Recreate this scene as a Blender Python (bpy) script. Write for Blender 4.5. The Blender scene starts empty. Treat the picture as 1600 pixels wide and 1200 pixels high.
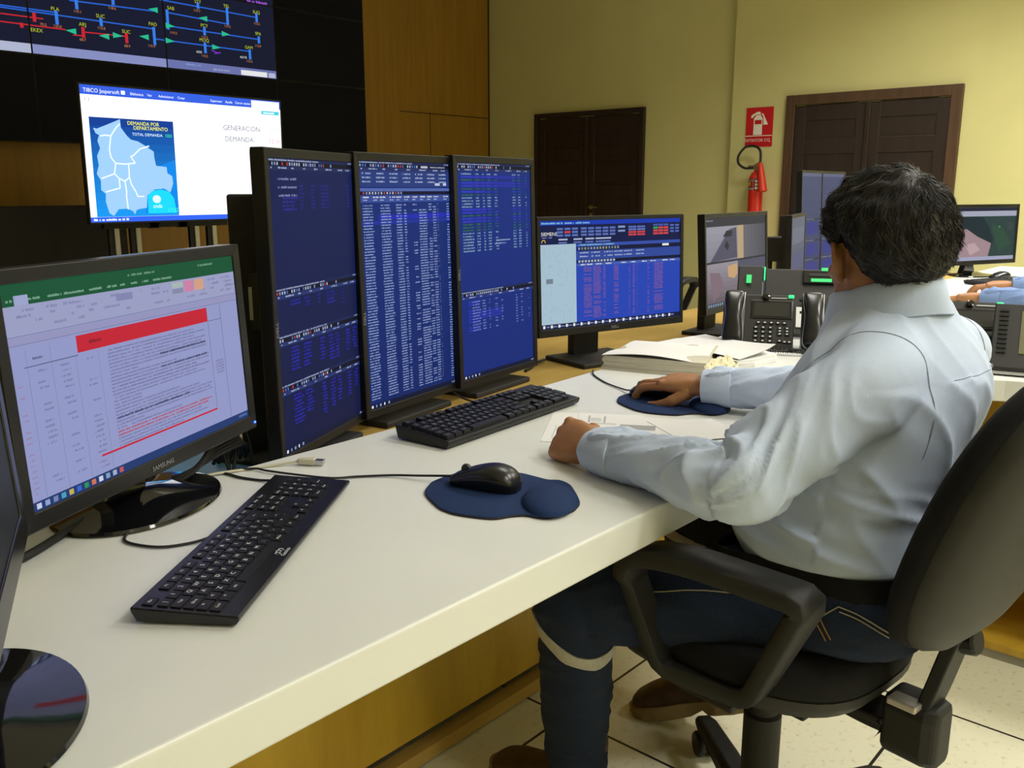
import bpy, bmesh, math, random
from math import sin, cos, pi, radians as R, sqrt, atan2
from mathutils import Vector as V, Matrix, noise
from mathutils.bvhtree import BVHTree
random.seed(7)
sc = bpy.context.scene
COL = sc.collection

# ------------------------------------------------------------------ camera
cd = bpy.data.cameras.new('camera'); cam = bpy.data.objects.new('camera', cd); COL.objects.link(cam)
PITCH, YAW = 0.21451, R(41.3275)          # looking down a little, 41 degrees off the long axis of the desk
fw = V((cos(YAW)*cos(PITCH), sin(YAW)*cos(PITCH), -sin(PITCH)))
cam.location = (0, 0, 1.2)
cam.rotation_euler = fw.to_track_quat('-Z', 'Y').to_euler()
cd.sensor_fit = 'HORIZONTAL'; cd.sensor_width = 36; cd.lens = 36*1400/1600; cd.clip_start = .02
sc.camera = cam
# ------------------------------------------------------------------ world, lights, exposure
w = bpy.data.worlds.new('world'); sc.world = w; w.use_nodes = True
w.node_tree.nodes['Background'].inputs[0].default_value = (1, .93, .8, 1)
w.node_tree.nodes['Background'].inputs[1].default_value = .02
sc.view_settings.view_transform = 'Standard'; sc.view_settings.look = 'None'
sc.view_settings.gamma = 1; sc.view_settings.exposure = 0.48; sc.view_settings.use_curve_mapping = False
LAMPS = [  # ceiling panels: x, y, size x, size y, watts
    (3.4, -0.6, .6, 1.2, 40), (1.6, -1.4, .6, 1.2, 26), (6.0, -0.2, .6, 1.2, 70), (6.0, 1.9, .6, 1.2, 34),
    (3.4, 1.8, .6, 1.2, 14), (0.2, -2.4, .6, 1.2, 8), (0.3, -4.3, .6, 1.2, 40), (2.2, -4.3, .6, 1.2, 44), (0.6, 3.6, .6, 1.2, 2), (3.6, 5.2, .6, 1.2, 1)]
CEIL = 3.45
for x, y, sx, sy, e in LAMPS:
    l = bpy.data.lights.new('ceiling_light', 'AREA'); l.shape = 'RECTANGLE'; l.size = sx; l.size_y = sy
    l.energy = e; l.color = (1, .99, .93); l.spread = R(140)
    o = bpy.data.objects.new('ceiling_light', l); o.location = (x, y, CEIL-.04); COL.objects.link(o)

# ------------------------------------------------------------------ materials
def s2l(c):
    return tuple((x/12.92 if x <= .04045 else ((x+.055)/1.055)**2.4) for x in c)
def hexc(h):
    return s2l(tuple(int(h[i:i+2], 16)/255 for i in (0, 2, 4)))
def mat(name, col, rough=.5, spec=.5, metal=0, noise_amt=0, noise_scale=30, bump=0, bump_scale=200, emit=0, coat=0):
    m = bpy.data.materials.new(name); m.use_nodes = True; nt = m.node_tree; b = nt.nodes['Principled BSDF']
    b.inputs['Base Color'].default_value = (*col, 1); b.inputs['Roughness'].default_value = rough
    b.inputs['Specular IOR Level'].default_value = spec; b.inputs['Metallic'].default_value = metal
    b.inputs['Coat Weight'].default_value = coat
    tc = nt.nodes.new('ShaderNodeTexCoord')
    if noise_amt:
        n = nt.nodes.new('ShaderNodeTexNoise'); n.inputs['Scale'].default_value = noise_scale; n.inputs['Detail'].default_value = 4
        nt.links.new(tc.outputs['Object'], n.inputs['Vector'])
        r = nt.nodes.new('ShaderNodeValToRGB')
        r.color_ramp.elements[0].color = (*[c*(1-noise_amt) for c in col], 1); r.color_ramp.elements[1].color = (*[min(1, c*(1+noise_amt)) for c in col], 1)
        r.color_ramp.elements[0].position = .3; r.color_ramp.elements[1].position = .7
        nt.links.new(n.outputs['Fac'], r.inputs['Fac']); nt.links.new(r.outputs['Color'], b.inputs['Base Color'])
    if bump:
        n2 = nt.nodes.new('ShaderNodeTexNoise'); n2.inputs['Scale'].default_value = bump_scale; n2.inputs['Detail'].default_value = 3
        nt.links.new(tc.outputs['Object'], n2.inputs['Vector'])
        bp = nt.nodes.new('ShaderNodeBump'); bp.inputs['Strength'].default_value = bump; bp.inputs['Distance'].default_value = .002
        nt.links.new(n2.outputs['Fac'], bp.inputs['Height']); nt.links.new(bp.outputs['Normal'], b.inputs['Normal'])
    if emit:
        b.inputs['Emission Color'].default_value = (*col, 1); b.inputs['Emission Strength'].default_value = emit
    return m
def wood_mat(name, c1, c2, stretch=(9, 9, .5), rough=.4, seam=None):
    m = bpy.data.materials.new(name); m.use_nodes = True; nt = m.node_tree; b = nt.nodes['Principled BSDF']
    b.inputs['Roughness'].default_value = rough
    tc = nt.nodes.new('ShaderNodeTexCoord'); mp = nt.nodes.new('ShaderNodeMapping'); mp.inputs['Scale'].default_value = stretch
    nt.links.new(tc.outputs['Object'], mp.inputs['Vector'])
    n = nt.nodes.new('ShaderNodeTexNoise'); n.inputs['Scale'].default_value = 2.2; n.inputs['Detail'].default_value = 8; n.inputs['Roughness'].default_value = .65; n.inputs['Distortion'].default_value = .6
    nt.links.new(mp.outputs[0], n.inputs['Vector'])
    r = nt.nodes.new('ShaderNodeValToRGB')
    r.color_ramp.elements[0].color = (*c1, 1); r.color_ramp.elements[1].color = (*c2, 1)
    r.color_ramp.elements[0].position = .32; r.color_ramp.elements[1].position = .68
    nt.links.new(n.outputs['Fac'], r.inputs['Fac']); nt.links.new(r.outputs['Color'], b.inputs['Base Color'])
    return m
def floor_mat():
    m = bpy.data.materials.new('floor_tiles'); m.use_nodes = True; nt = m.node_tree; b = nt.nodes['Principled BSDF']
    b.inputs['Roughness'].default_value = .38
    tc = nt.nodes.new('ShaderNodeTexCoord'); mp = nt.nodes.new('ShaderNodeMapping'); mp.inputs['Location'].default_value = (-.29, -.545, 0)
    nt.links.new(tc.outputs['Object'], mp.inputs['Vector'])
    br = nt.nodes.new('ShaderNodeTexBrick'); br.offset = 0; br.squash = 1
    br.inputs['Scale'].default_value = 1; br.inputs['Brick Width'].default_value = .6; br.inputs['Row Height'].default_value = .6
    br.inputs['Mortar Size'].default_value = .0035; br.inputs['Mortar Smooth'].default_value = 0
    br.inputs['Mortar'].default_value = (.012, .01, .008, 1)
    nt.links.new(mp.outputs[0], br.inputs['Vector'])
    n = nt.nodes.new('ShaderNodeTexNoise'); n.inputs['Scale'].default_value = 70; n.inputs['Detail'].default_value = 6
    nt.links.new(tc.outputs['Object'], n.inputs['Vector'])
    r = nt.nodes.new('ShaderNodeValToRGB'); e = r.color_ramp.elements
    e[0].color = (.54, .51, .36, 1); e[0].position = .28; e[1].color = (.71, .68, .51, 1); e[1].position = .42
    nt.links.new(n.outputs['Fac'], r.inputs['Fac'])
    for i in ('Color1', 'Color2'): nt.links.new(r.outputs['Color'], br.inputs[i])
    nt.links.new(br.outputs['Color'], b.inputs['Base Color'])
    return m
def screen_mat(name, strength):
    m = bpy.data.materials.new(name); m.use_nodes = True; nt = m.node_tree; b = nt.nodes['Principled BSDF']
    b.inputs['Base Color'].default_value = (.006, .006, .007, 1); b.inputs['Roughness'].default_value = .5; b.inputs['Specular IOR Level'].default_value = .06
    a = nt.nodes.new('ShaderNodeAttribute'); a.attribute_name = 'Col'
    nt.links.new(a.outputs['Color'], b.inputs['Emission Color']); b.inputs['Emission Strength'].default_value = strength
    return m
def paint_mat(name, rough=.6):
    m = bpy.data.materials.new(name); m.use_nodes = True; nt = m.node_tree; b = nt.nodes['Principled BSDF']
    b.inputs['Roughness'].default_value = rough
    a = nt.nodes.new('ShaderNodeAttribute'); a.attribute_name = 'Col'
    nt.links.new(a.outputs['Color'], b.inputs['Base Color'])
    return m
def fabric_mat(name, col, amt=.12, scale=900, rough=.85, weave=.25):
    return mat(name, col, rough, .25, noise_amt=amt, noise_scale=scale, bump=weave, bump_scale=scale*1.4)

M = dict(
    white=mat('white_laminate', (.76, .768, .735), .36, .45, noise_amt=.02, noise_scale=6),
    wood=wood_mat('desk_wood', (.50, .30, .028), (.66, .43, .05), (5, 5, .7), .38),
    woodtop=wood_mat('shelf_wood', (.46, .29, .07), (.60, .40, .11), (.8, 6, 6), .35),
    wallwood=wood_mat('wall_wood', (.29, .145, .014), (.38, .20, .024), (7, 7, .35), .42),
    yellow=mat('yellow_paint', (.64, .592, .275), .75, .2, noise_amt=.03, noise_scale=2, bump=.05, bump_scale=120),
    ceil=mat('ceiling_white', (.75, .72, .64), .9, .1, noise_amt=.02),
    floor=floor_mat(),
    dark_door=wood_mat('dark_door_wood', (.018, .011, .008), (.034, .020, .014), (8, 8, .6), .45),
    door_frame=wood_mat('door_frame_wood', (.060, .030, .014), (.10, .05, .024), (8, 8, .6), .5),
    black=mat('black_plastic', (.009, .009, .010), .42, .35, bump=.04, bump_scale=900),
    blackmat=mat('matte_black_plastic', (.020, .019, .018), .6, .4, bump=.06, bump_scale=700),
    gloss=mat('glossy_black_plastic', (.006, .006, .007), .07, .6, coat=.5),
    semig=mat('semigloss_black', (.009, .009, .010), .27, .5),
    key=mat('key_plastic', (.007, .007, .008), .42, .4, bump=.03, bump_scale=1200),
    legend=mat('key_legend', (.75, .76, .78), .6),
    legend2=mat('key_legend_grey', (.34, .36, .42), .6),
    greyp=mat('grey_plastic', (.020, .0195, .019), .45, .5, bump=.03, bump_scale=900),
    silver=mat('silver_trim', (.55, .55, .56), .3, .5, metal=.7),
    alu=mat('aluminium', (.50, .47, .42), .35, .5, metal=.6),
    logo=mat('logo_grey', (.38, .39, .41), .4, .5, metal=.4),
    sticker=mat('sticker_paper', (.68, .66, .55), .7, noise_amt=.1, noise_scale=300),
    blue_led=mat('blue_led', (.02, .06, 1), .4, emit=8),
    green_led=mat('green_led', (.03, .75, .22), .4, emit=.75),
    green_lcd=mat('green_lcd', (.04, .55, .16), .4, emit=.45),
    lcd=mat('phone_lcd', (.030, .031, .028), .25, .5),
    lcd2=mat('module_lcd', (.16, .155, .085), .35, .4),
    padblue=fabric_mat('navy_cloth', (.012, .032, .105), .15, 700, .85, .3),
    padedge=mat('pad_edge', (.02, .012, .014), .7),
    paper=mat('paper', (.80, .79, .77), .8, .2, noise_amt=.015, noise_scale=15),
    paperedge=wood_mat('paper_edges', (.42, .37, .27), (.66, .62, .50), (1.5, 1.5, 240), .8),
    cream=mat('torn_paper', (.74, .68, .47), .85, .15, noise_amt=.06, noise_scale=60),
    usb=mat('beige_plug', (.60, .56, .42), .5),
    usbmetal=mat('plug_metal', (.55, .55, .55), .3, metal=1),
    bluesheet=mat('glossy_blue', (.16, .42, .75), .25, .5),
    red=mat('red_paint', (.62, .020, .012), .25, .55, coat=.4),
    redhorn=mat('red_horn', (.66, .035, .012), .42, .5),
    sign=paint_mat('sign_print', .5), label=paint_mat('printed_label', .5), print=paint_mat('printed_sheet', .8),
    hose=mat('black_rubber', (.012, .012, .012), .6),
    brass=mat('brass', (.35, .24, .10), .35, metal=.8),
    chairfab=fabric_mat('black_chair_fabric', (.009, .009, .010), .2, 600, .9, .4),
    chairshell=mat('chair_shell', (.023, .0225, .018), .58, .4, bump=.15, bump_scale=500),
    chairplast=mat('chair_plastic', (.012, .0115, .0105), .58, .4, bump=.08, bump_scale=600),
    plinth=mat('grey_plinth', (.33, .31, .25), .6),
)
M['scr'] = screen_mat('lcd_screen', .56)
M['scr_dim'] = screen_mat('lcd_screen_off_axis', .85)
M['scr_tv'] = screen_mat('tv_screen', 1.0)
M['scr_wall'] = screen_mat('video_wall_screen', .56)

# ------------------------------------------------------------------ mesh helpers
class MB:
    def __init__(s): s.v = []; s.f = []; s.m = []; s.c = []; s.cur = 0; s.col = (1, 1, 1)
    def add(s, vs, fs, smooth=None):
        o = len(s.v); s.v += [V(p) for p in vs]
        for f in fs: s.f.append([o+i for i in f]); s.m.append(s.cur); s.c.append(s.col)
    def box(s, c, d, mt=None):
        x, y, z = d[0]/2, d[1]/2, d[2]/2; c = V(c)
        vs = [V((i*x, j*y, k*z)) + (V((0, 0, 0)) if mt else c) for i in (-1, 1) for j in (-1, 1) for k in (-1, 1)]
        if mt: vs = [mt @ (v + c) for v in vs]
        s.add(vs, [(0, 1, 3, 2), (4, 6, 7, 5), (0, 4, 5, 1), (2, 3, 7, 6), (0, 2, 6, 4), (1, 5, 7, 3)])
    def prism(s, poly, z0, z1, mt=None, top_scale=1.0):
        n = len(poly); cx = sum(p[0] for p in poly)/n; cy = sum(p[1] for p in poly)/n
        vs = [V((p[0], p[1], z0)) for p in poly] + [V((cx+(p[0]-cx)*top_scale, cy+(p[1]-cy)*top_scale, z1)) for p in poly]
        if mt: vs = [mt @ v for v in vs]
        s.add(vs, [list(range(n))[::-1], list(range(n, 2*n))] + [(i, (i+1) % n, n+(i+1) % n, n+i) for i in range(n)])
    def rings(s, rs, cap=True, closed=False):
        n = len(rs[0]); vs = [p for r in rs for p in r]; fs = []
        k = len(rs)
        for i in range(k if closed else k-1):
            a, b = i*n, ((i+1) % k)*n
            fs += [(a+j, a+(j+1) % n, b+(j+1) % n, b+j) for j in range(n)]
        if cap and not closed:
            fs += [list(range(n))[::-1], list(range((k-1)*n, k*n))]
            c = vs[0]; vol = 0
            for f in fs:
                for i in range(1, len(f)-1): vol += (V(vs[f[0]])-c).dot((V(vs[f[i]])-c).cross(V(vs[f[i+1]])-c))
            if vol < 0: fs = [tuple(f)[::-1] for f in fs]
        s.add(vs, fs)
    def tube(s, pts, r, seg=8, smooth=True, sub=6):
        if smooth and len(pts) > 2: pts = spline(pts, sub)
        pts = [V(p) for p in pts]; k = len(pts)
        rr = r if callable(r) else (lambda t: r)
        fr = frames(pts)
        s.rings([[p + (u*cos(2*pi*j/seg)+w_*sin(2*pi*j/seg))*rr(i/(k-1)) for j in range(seg)] for i, (p, (t, u, w_)) in enumerate(zip(pts, fr))])
    def sweep(s, pts, sec, up, closed=False):
        pts = [V(p) for p in pts]; k = len(pts); rs = []
        for i, p in enumerate(pts):
            a = pts[(i-1) % k] if (closed or i) else pts[0]; b = pts[(i+1) % k] if (closed or i < k-1) else pts[-1]
            t = (b-a).normalized(); u = V(up); u = (u - t*u.dot(t)).normalized(); w_ = t.cross(u)
            rs.append([p + u*q[0] + w_*q[1] for q in sec])
        s.rings(rs, closed=closed)
    def lathe(s, prof, c, axis=(0, 0, 1), seg=32, cap=True):
        ax = V(axis).normalized(); u = ax.orthogonal().normalized(); w_ = ax.cross(u); c = V(c)
        s.rings([[c + ax*h + (u*cos(2*pi*j/seg)+w_*sin(2*pi*j/seg))*max(r, 1e-4) for j in range(seg)] for r, h in prof], cap)
    def ball(s, c, r, seg=16, n=10, mt=None):
        c = V(c); r = V(r) if hasattr(r, '__len__') else V((r, r, r)); rs = []
        for i in range(n+1):
            a = pi*i/n; rr = max(sin(a), 1e-3)
            q = [V((r.x*rr*cos(2*pi*j/seg), r.y*rr*sin(2*pi*j/seg), -r.z*cos(a))) for j in range(seg)]
            rs.append([(mt.to_3x3() @ p if mt else p) + c for p in q])
        s.rings(rs)
    def quad(s, a, b, c, d): s.add([a, b, c, d], [(0, 1, 2, 3)])
def spline(pts, sub=6, closed=False):
    pts = [V(p) for p in pts]; n = len(pts); out = []
    g = (lambda i: pts[i % n]) if closed else (lambda i: pts[max(0, min(n-1, i))])
    for i in range(n if closed else n-1):
        p0, p1, p2, p3 = g(i-1), g(i), g(i+1), g(i+2)
        for k in range(sub):
            t = k/sub
            out.append(.5*((2*p1)+(p2-p0)*t+(2*p0-5*p1+4*p2-p3)*t*t+(-p0+3*p1-3*p2+p3)*t**3))
    if not closed: out.append(pts[-1])
    return out
def frames(pts):
    fr = []; n = len(pts); u = None
    for i in range(n):
        t = (pts[min(i+1, n-1)] - pts[max(i-1, 0)]); t = t.normalized() if t.length > 1e-9 else V((0, 0, 1))
        u = t.orthogonal().normalized() if u is None else (u - t*u.dot(t)).normalized()
        fr.append((t, u, t.cross(u)))
    return fr
_txt = {}
def text_mesh(s, res=2):
    if (s, res) not in _txt:
        c = bpy.data.curves.new('t', 'FONT'); c.body = s; c.size = 1; c.resolution_u = res
        o = bpy.data.objects.new('t', c); COL.objects.link(o); bpy.context.view_layer.update()
        me = bpy.data.meshes.new_from_object(o.evaluated_get(bpy.context.evaluated_depsgraph_get()))
        vs = [tuple(v.co) for v in me.vertices]; fs = [tuple(p.vertices) for p in me.polygons]
        bpy.data.objects.remove(o); bpy.data.curves.remove(c); bpy.data.meshes.remove(me)
        xs = [v[0] for v in vs] or [0, 0]
        _txt[(s, res)] = (vs, fs, min(xs), max(xs))
    return _txt[(s, res)]
def add_text(mb, s, mt, size, align='c', res=2, sx=1.0):
    """letters laid in the local XY plane of mt, cap height = size"""
    vs, fs, x0, x1 = text_mesh(s, res); k = size/.69
    off = {'c': -(x0+x1)/2, 'l': -x0, 'r': -x1}[align]
    mb.add([mt @ V(((x+off)*k*sx, y*k, 0)) for x, y, z in vs], fs)

ORG = {}
def link(name, mb, mats, parent=None, bevel=0, smooth=False, seg=2, origin=None, angle=40):
    me = bpy.data.meshes.new(name)
    og = ORG[parent.name] if parent else (V(origin) if origin is not None else V((0, 0, 0)))
    me.from_pydata([tuple(v-og) for v in mb.v], [], mb.f)
    mats = mats if isinstance(mats, (list, tuple)) else [mats]
    for m in mats: me.materials.append(m)
    me.polygons.foreach_set('material_index', [min(i, len(mats)-1) for i in mb.m])
    if any(c != (1, 1, 1) for c in mb.c):
        at = me.color_attributes.new('Col', 'FLOAT_COLOR', 'CORNER'); d = []
        for p, c in zip(me.polygons, mb.c): d += [*c, 1.0]*p.loop_total
        at.data.foreach_set('color', d)
    me.validate(); me.update()
    if smooth: me.polygons.foreach_set('use_smooth', [True]*len(me.polygons))
    o = bpy.data.objects.new(name, me); COL.objects.link(o)
    if parent: o.parent = parent
    else: o.location = og
    ORG[o.name] = og
    if bevel:
        b = o.modifiers.new('bevel', 'BEVEL'); b.width = bevel; b.segments = seg; b.limit_method = 'ANGLE'; b.angle_limit = R(35)
        b.harden_normals = False
    if smooth:
        try: me.set_sharp_from_angle(angle=R(angle))
        except Exception: pass
    return o
def thing(name, label, cat, loc, group=None):
    o = bpy.data.objects.new(name, None); COL.objects.link(o); o.location = loc; o.empty_display_size = .05
    ORG[o.name] = V(loc); return tag(o, label, cat, group)
def tag(o, label, cat, group=None):
    o['label'] = label; o['category'] = cat
    if group: o['group'] = group
    return o
def solo(name, mb, mats, label, cat, group=None, **k):
    zs = [v.z for v in mb.v]; n = len(mb.v)
    og = V((sum(v.x for v in mb.v)/n, sum(v.y for v in mb.v)/n, min(zs)))
    return tag(link(name, mb, mats, origin=og, **k), label, cat, group)
def struct(name, mb, mats, parent=None, **k):
    o = link(name, mb, mats, parent, **k)
    if not parent: o['kind'] = 'structure'
    return o
def superellipse(a, b, n=2.6, k=40):
    out = []
    for i in range(k):
        t = 2*pi*i/k; c, s_ = cos(t), sin(t)
        out.append((a*math.copysign(abs(c)**(2/n), c), b*math.copysign(abs(s_)**(2/n), s_)))
    return out
def cushion(mb, outline, prof, fn):
    """outline scaled by each (scale, height) of prof, mapped through fn(x, y, h); closed at both ends"""
    mb.rings([[fn(x*k, y*k, h) for x, y in outline] for k, h in prof])

# ------------------------------------------------------------------ screens: flat panels painted with quads
class Scr:
    def __init__(s, W, H, mt): s.W, s.H, s.mt, s.mb, s.z = W, H, mt, MB(), 0
    def P(s, x, y): return s.mt @ V(((x-.5)*s.W, (.5-y)*s.H, s.z*.000022))
    def rect(s, x0, y0, x1, y1, c, up=1):
        s.z += up; s.mb.col = c; s.mb.quad(s.P(x0, y1), s.P(x1, y1), s.P(x1, y0), s.P(x0, y0))
    def grad(s, x0, y0, x1, y1, ca, cb, n=8, vert=True):
        s.z += 1
        for i in range(n):
            t = (i+.5)/n; c = tuple(a+(b-a)*t for a, b in zip(ca, cb))
            if vert: s.rect(x0, y0+(y1-y0)*i/n, x1, y0+(y1-y0)*(i+1)/n, c, 0)
            else: s.rect(x0+(x1-x0)*i/n, y0, x0+(x1-x0)*(i+1)/n, y1, c, 0)
    def poly(s, pts, c):
        s.z += 1; s.mb.col = c; n = len(pts); s.mb.add([s.P(*p) for p in pts], [list(range(n))[::-1]])
    def line(s, pts, wd, c):
        s.z += 1; s.mb.col = c; asp = s.W/s.H
        for (x0, y0), (x1, y1) in zip(pts, pts[1:]):
            dx, dy = (x1-x0)*asp, y1-y0; l = sqrt(dx*dx+dy*dy) or 1; nx, ny = -dy/l*wd/2/asp, dx/l*wd/2
            s.mb.quad(s.P(x0-nx, y0-ny), s.P(x1-nx, y1-ny), s.P(x1+nx, y1+ny), s.P(x0+nx, y0+ny))
    def marks(s, x, y, w_, h, c, up=0, gap=.25, cw=.6):
        """a run of small unreadable characters"""
        s.z += up; x1 = x+w_; asp = s.W/s.H; step = h*cw/asp
        while x < x1-step*.5:
            if random.random() > .12:
                hh = h*random.uniform(.62, 1); s.rect(x, y+(h-hh), min(x+step*(1-gap), x1), y+h, c, 0)
            x += step
    def text(s, t, x, y, h, c, align='l', sx=1.0):
        s.z += 1; s.mb.col = c
        m = s.mt @ Matrix.Translation(((x-.5)*s.W, (.5-y)*s.H, s.z*.000022))
        add_text(s.mb, t, m, h*s.H, align, 3, sx)

C = {k: hexc(v) for k, v in dict(
    navy='1c2c66', navy2='22346f', dkbar='10142a', blue='2a49c0', blue2='1d3fae', line='8fa4d8', txt='b9c6ea', white='ffffff', cyan='8fd0f0',
    violet='3a32c8', violet2='2a2a9a', green='1f6a34', green2='2ea05a', red='e04a50', excel='185c3c', sheet='a2a9dc', sheet2='adb4e2', ribbon='abb0d8',
    redbar='d8283c', grid='8088b0', ink='8286b4', ink2='5c6088', orange='f0a060').items()}
CK = {k: tuple(x*.8 for x in v) for k, v in C.items()}
PANEL = dict(W=0, H=0)
def panel_matrix(c, yaw, tilt):
    n = V((cos(yaw), sin(yaw), 0)); a = n.cross(V((0, 0, 1))) * -1
    u = V((0, 0, 1))*cos(tilt) - n*sin(tilt); n2 = a.cross(u)
    m = Matrix((a, u, n2)).transposed().to_4x4(); m.translation = V(c); return m
def housing(mb, W, H, bz, mt, t=.022, back=.028, bb=None, lip=.004):
    """frame round the screen, rim, and a stepped tapering back"""
    bb = bb if bb is not None else bz
    P = lambda x, y, z: mt @ V((x, y, z))
    iw, ih = W/2, H/2; ow, ot, ob = W/2+bz, H/2+bz, -H/2-bb
    inn = [(-iw, -ih), (iw, -ih), (iw, ih), (-iw, ih)]; out = [(-ow, ob), (ow, ob), (ow, ot), (-ow, ot)]
    sh = lambda k, d: [(x*k, (y-(ot+ob)/2)*k+(ot+ob)/2) for x, y in out]
    L = [[P(x, y, -.0035) for x, y in inn], [P(x, y, lip-.0015) for x, y in inn], [P(x, y, lip) for x, y in [(x*.998, y*.998) for x, y in out]],
         [P(x, y, lip-.003) for x, y in out], [P(x, y, -t) for x, y in out], [P(x, y, -t-.004) for x, y in sh(.97, 0)],
         [P(x, y, -t-back) for x, y in sh(.62, 0)]]
    mb.rings(L)
def monitor(label, c, yaw, tilt, W, H, bz, paint, base, group=None, bb=None, logo=None, logo_rot=False, smat='scr', stand='dell', surf=.69, t=.022, back=.028, hm='black', logo_up=0, neck_w=.06):
    mt = panel_matrix(c, yaw, tilt); n = mt.to_3x3() @ V((0, 0, 1)); a = mt.to_3x3() @ V((1, 0, 0)); nh = V((n.x, n.y, 0)).normalized()
    bx, by = (c[0]-nh.x*base, c[1]-nh.y*base)
    r = thing('monitor', label, 'monitor', (bx, by, surf), group)
    mb = MB(); housing(mb, W, H, bz, mt, t, back, bb); h = link('housing', mb, M[hm], r, bevel=.0015)
    s = Scr(W, H, mt); paint(s); link('screen', s.mb, M[smat], r)
    if logo:
        mb = MB(); bbv = bb if bb is not None else bz
        if logo_rot: m2 = mt @ Matrix.Translation((-W/2-bz*.5, logo_up, .0045)) @ Matrix.Rotation(pi/2, 4, 'Z') @ Matrix.Translation((0, -bz*.22, 0)); sz = bz*.45
        else: m2 = mt @ Matrix.Translation((0, -H/2-bbv*.68, .0045)); sz = bbv*(.36 if len(logo) < 5 else .28)
        add_text(mb, logo, m2, sz, sx=1.15); link('logo', mb, M['logo'], r)
    rot = Matrix.Rotation(atan2(nh.y, nh.x)+pi/2, 4, 'Z'); rot.translation = V((bx, by, surf))
    hz = c[2]-surf
    if stand == 'dell':
        mb = MB(); mb.box((0, -base*.35, .007), (.25, .19, .014), rot); link('base', mb, M['blackmat'], r, bevel=.004)
        mb = MB(); mb.box((0, .028, hz*.5+.03), (neck_w, .030, hz+.06-.012), rot); link('neck', mb, M['blackmat'], r, bevel=.004)
        mb = MB(); mb.box((0, -(base-t-back)*.5+.014, hz), (.11, base-t-back+.004, .11), rot); link('mount', mb, M['blackmat'], r, bevel=.004)
    elif stand == 'disc':
        mb = MB(); mb.lathe([(.0, .0), (.118, .0), (.122, .003), (.120, .007), (.06, .015), (.030, .022), (0, .022)], (bx+nh.x*.035, by+nh.y*.035, surf), seg=64)
        mb.v = [V((bx, by, surf)) + rot.to_3x3() @ V((q.x*1.12, q.y*.86, q.z)) for q in [rot.to_3x3().inverted() @ (v-V((bx, by, surf))) for v in mb.v]]
        link('base', mb, M['gloss'], r, smooth=True)
        mb = MB(); zt = hz-H*.30
        mb.rings([[rot @ V((x*k, y, z)) for x, y in ((-.045, -.012), (.045, -.012), (.045, .022), (-.045, .022))] for z, k in ((.012, 1.1), (.05, .8), (zt, .7))])
        link('neck', mb, M['gloss'], r, bevel=.006, seg=3)
        mb = MB(); mb.box((0, -(base-t-back)*.5+.010, zt-.01), (.09, base-t-back+.03, .07), rot); link('mount', mb, M['gloss'], r, bevel=.004)
    return r, mt

# ================================================================== ROOM
X1, Y1 = 7.9, 7.29
mb = MB(); mb.quad((-4, -5, 0), (X1+.3, -5, 0), (X1+.3, Y1+.3, 0), (-4, Y1+.3, 0)); struct('floor', mb, M['floor'])
mb = MB(); mb.quad((-4, -5, CEIL), (-4, Y1+.3, CEIL), (X1+.3, Y1+.3, CEIL), (X1+.3, -5, CEIL)); struct('ceiling', mb, M['ceil'])
mb = MB(); mb.box((X1+.15, (4.17+Y1)/2+.1, CEIL/2), (.3, Y1-4.17+.2, CEIL)); struct('wall_right', mb, M['yellow'])
mb = MB(); mb.box((X1+.11, (4.17-5)/2, CEIL/2), (.38, 9.17, CEIL)); struct('wall_right_projecting', mb, M['yellow'])
mb = MB(); mb.box((1.95, Y1+.15, CEIL/2), (11.9, .3, CEIL)); struct('wall_front', mb, M['wallwood'])
mb = MB(); mb.box((1.95, -5.05, CEIL/2), (11.9, .1, CEIL)); struct('wall_back', mb, M['yellow'])
mb = MB(); mb.box((-4.05, 1.15, CEIL/2), (.1, 12.4, CEIL)); struct('wall_left', mb, M['yellow'])
mb = MB()                                                            # shadow gaps of the panelling
mb.box((7.20, Y1-.001, 1.99), (1.36, .004, .008)); mb.box((6.95, Y1-.001, 1.0), (.008, .004, 2.0)); mb.box((7.885, Y1-.002, 1.7), (.02, .004, 3.4))
struct('trim_1', mb, M['dark_door'])
def door(n, y0, y1, xf, frame, leaf, fw_=.075, depth=.10):
    zt = 2.0
    mb = MB()
    for y in (y0+fw_/2, y1-fw_/2): mb.box((xf-.018, y, zt/2), (.045, fw_, zt))
    mb.box((xf-.018, (y0+y1)/2, zt-fw_/2), (.045, y1-y0-2*fw_, fw_))
    fr = struct('door_%d' % n, mb, frame, bevel=.006)
    ym = (y0+y1)/2; mb = MB()
    for a, b in ((y0+fw_, ym-.003), (ym+.003, y1-fw_)):
        mb.box((xf-.004, (a+b)/2, (zt-fw_)/2), (.02, b-a, zt-fw_-.02))
        st = .10
        for y in (a+st/2, b-st/2): mb.box((xf-.018, y, (zt-fw_)/2), (.014, st, zt-fw_-.03))
        for z in (.12, .72, 1.18, 1.56, zt-fw_-.07): mb.box((xf-.0175, (a+b)/2, z), (.013, b-a-2*st+.02, .13))
    link('leaf', mb, leaf, fr, bevel=.008)
    mb = MB(); mb.box((xf-.034, ym, (zt-fw_)/2), (.016, .045, zt-fw_-.03)); link('astragal', mb, leaf, fr, bevel=.006)
    mb = MB(); yh = ym-.075
    mb.lathe([(.022, 0), (.022, .008), (.012, .012), (.010, .045), (0, .046)], (xf-.026, yh, 1.01), (-1, 0, 0), 16)
    mb.tube([(xf-.066, yh, 1.01), (xf-.066, yh-.04, 1.012), (xf-.064, yh-.10, 1.008)], .008)
    mb.lathe([(.02, 0), (.02, .01), (0, .011)], (xf-.026, yh, .93), (-1, 0, 0), 16)
    link('handle', mb, M['brass'], fr, smooth=True)
door(1, 5.159, 6.59, X1, M['dark_door'], M['dark_door'], .05)
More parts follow.
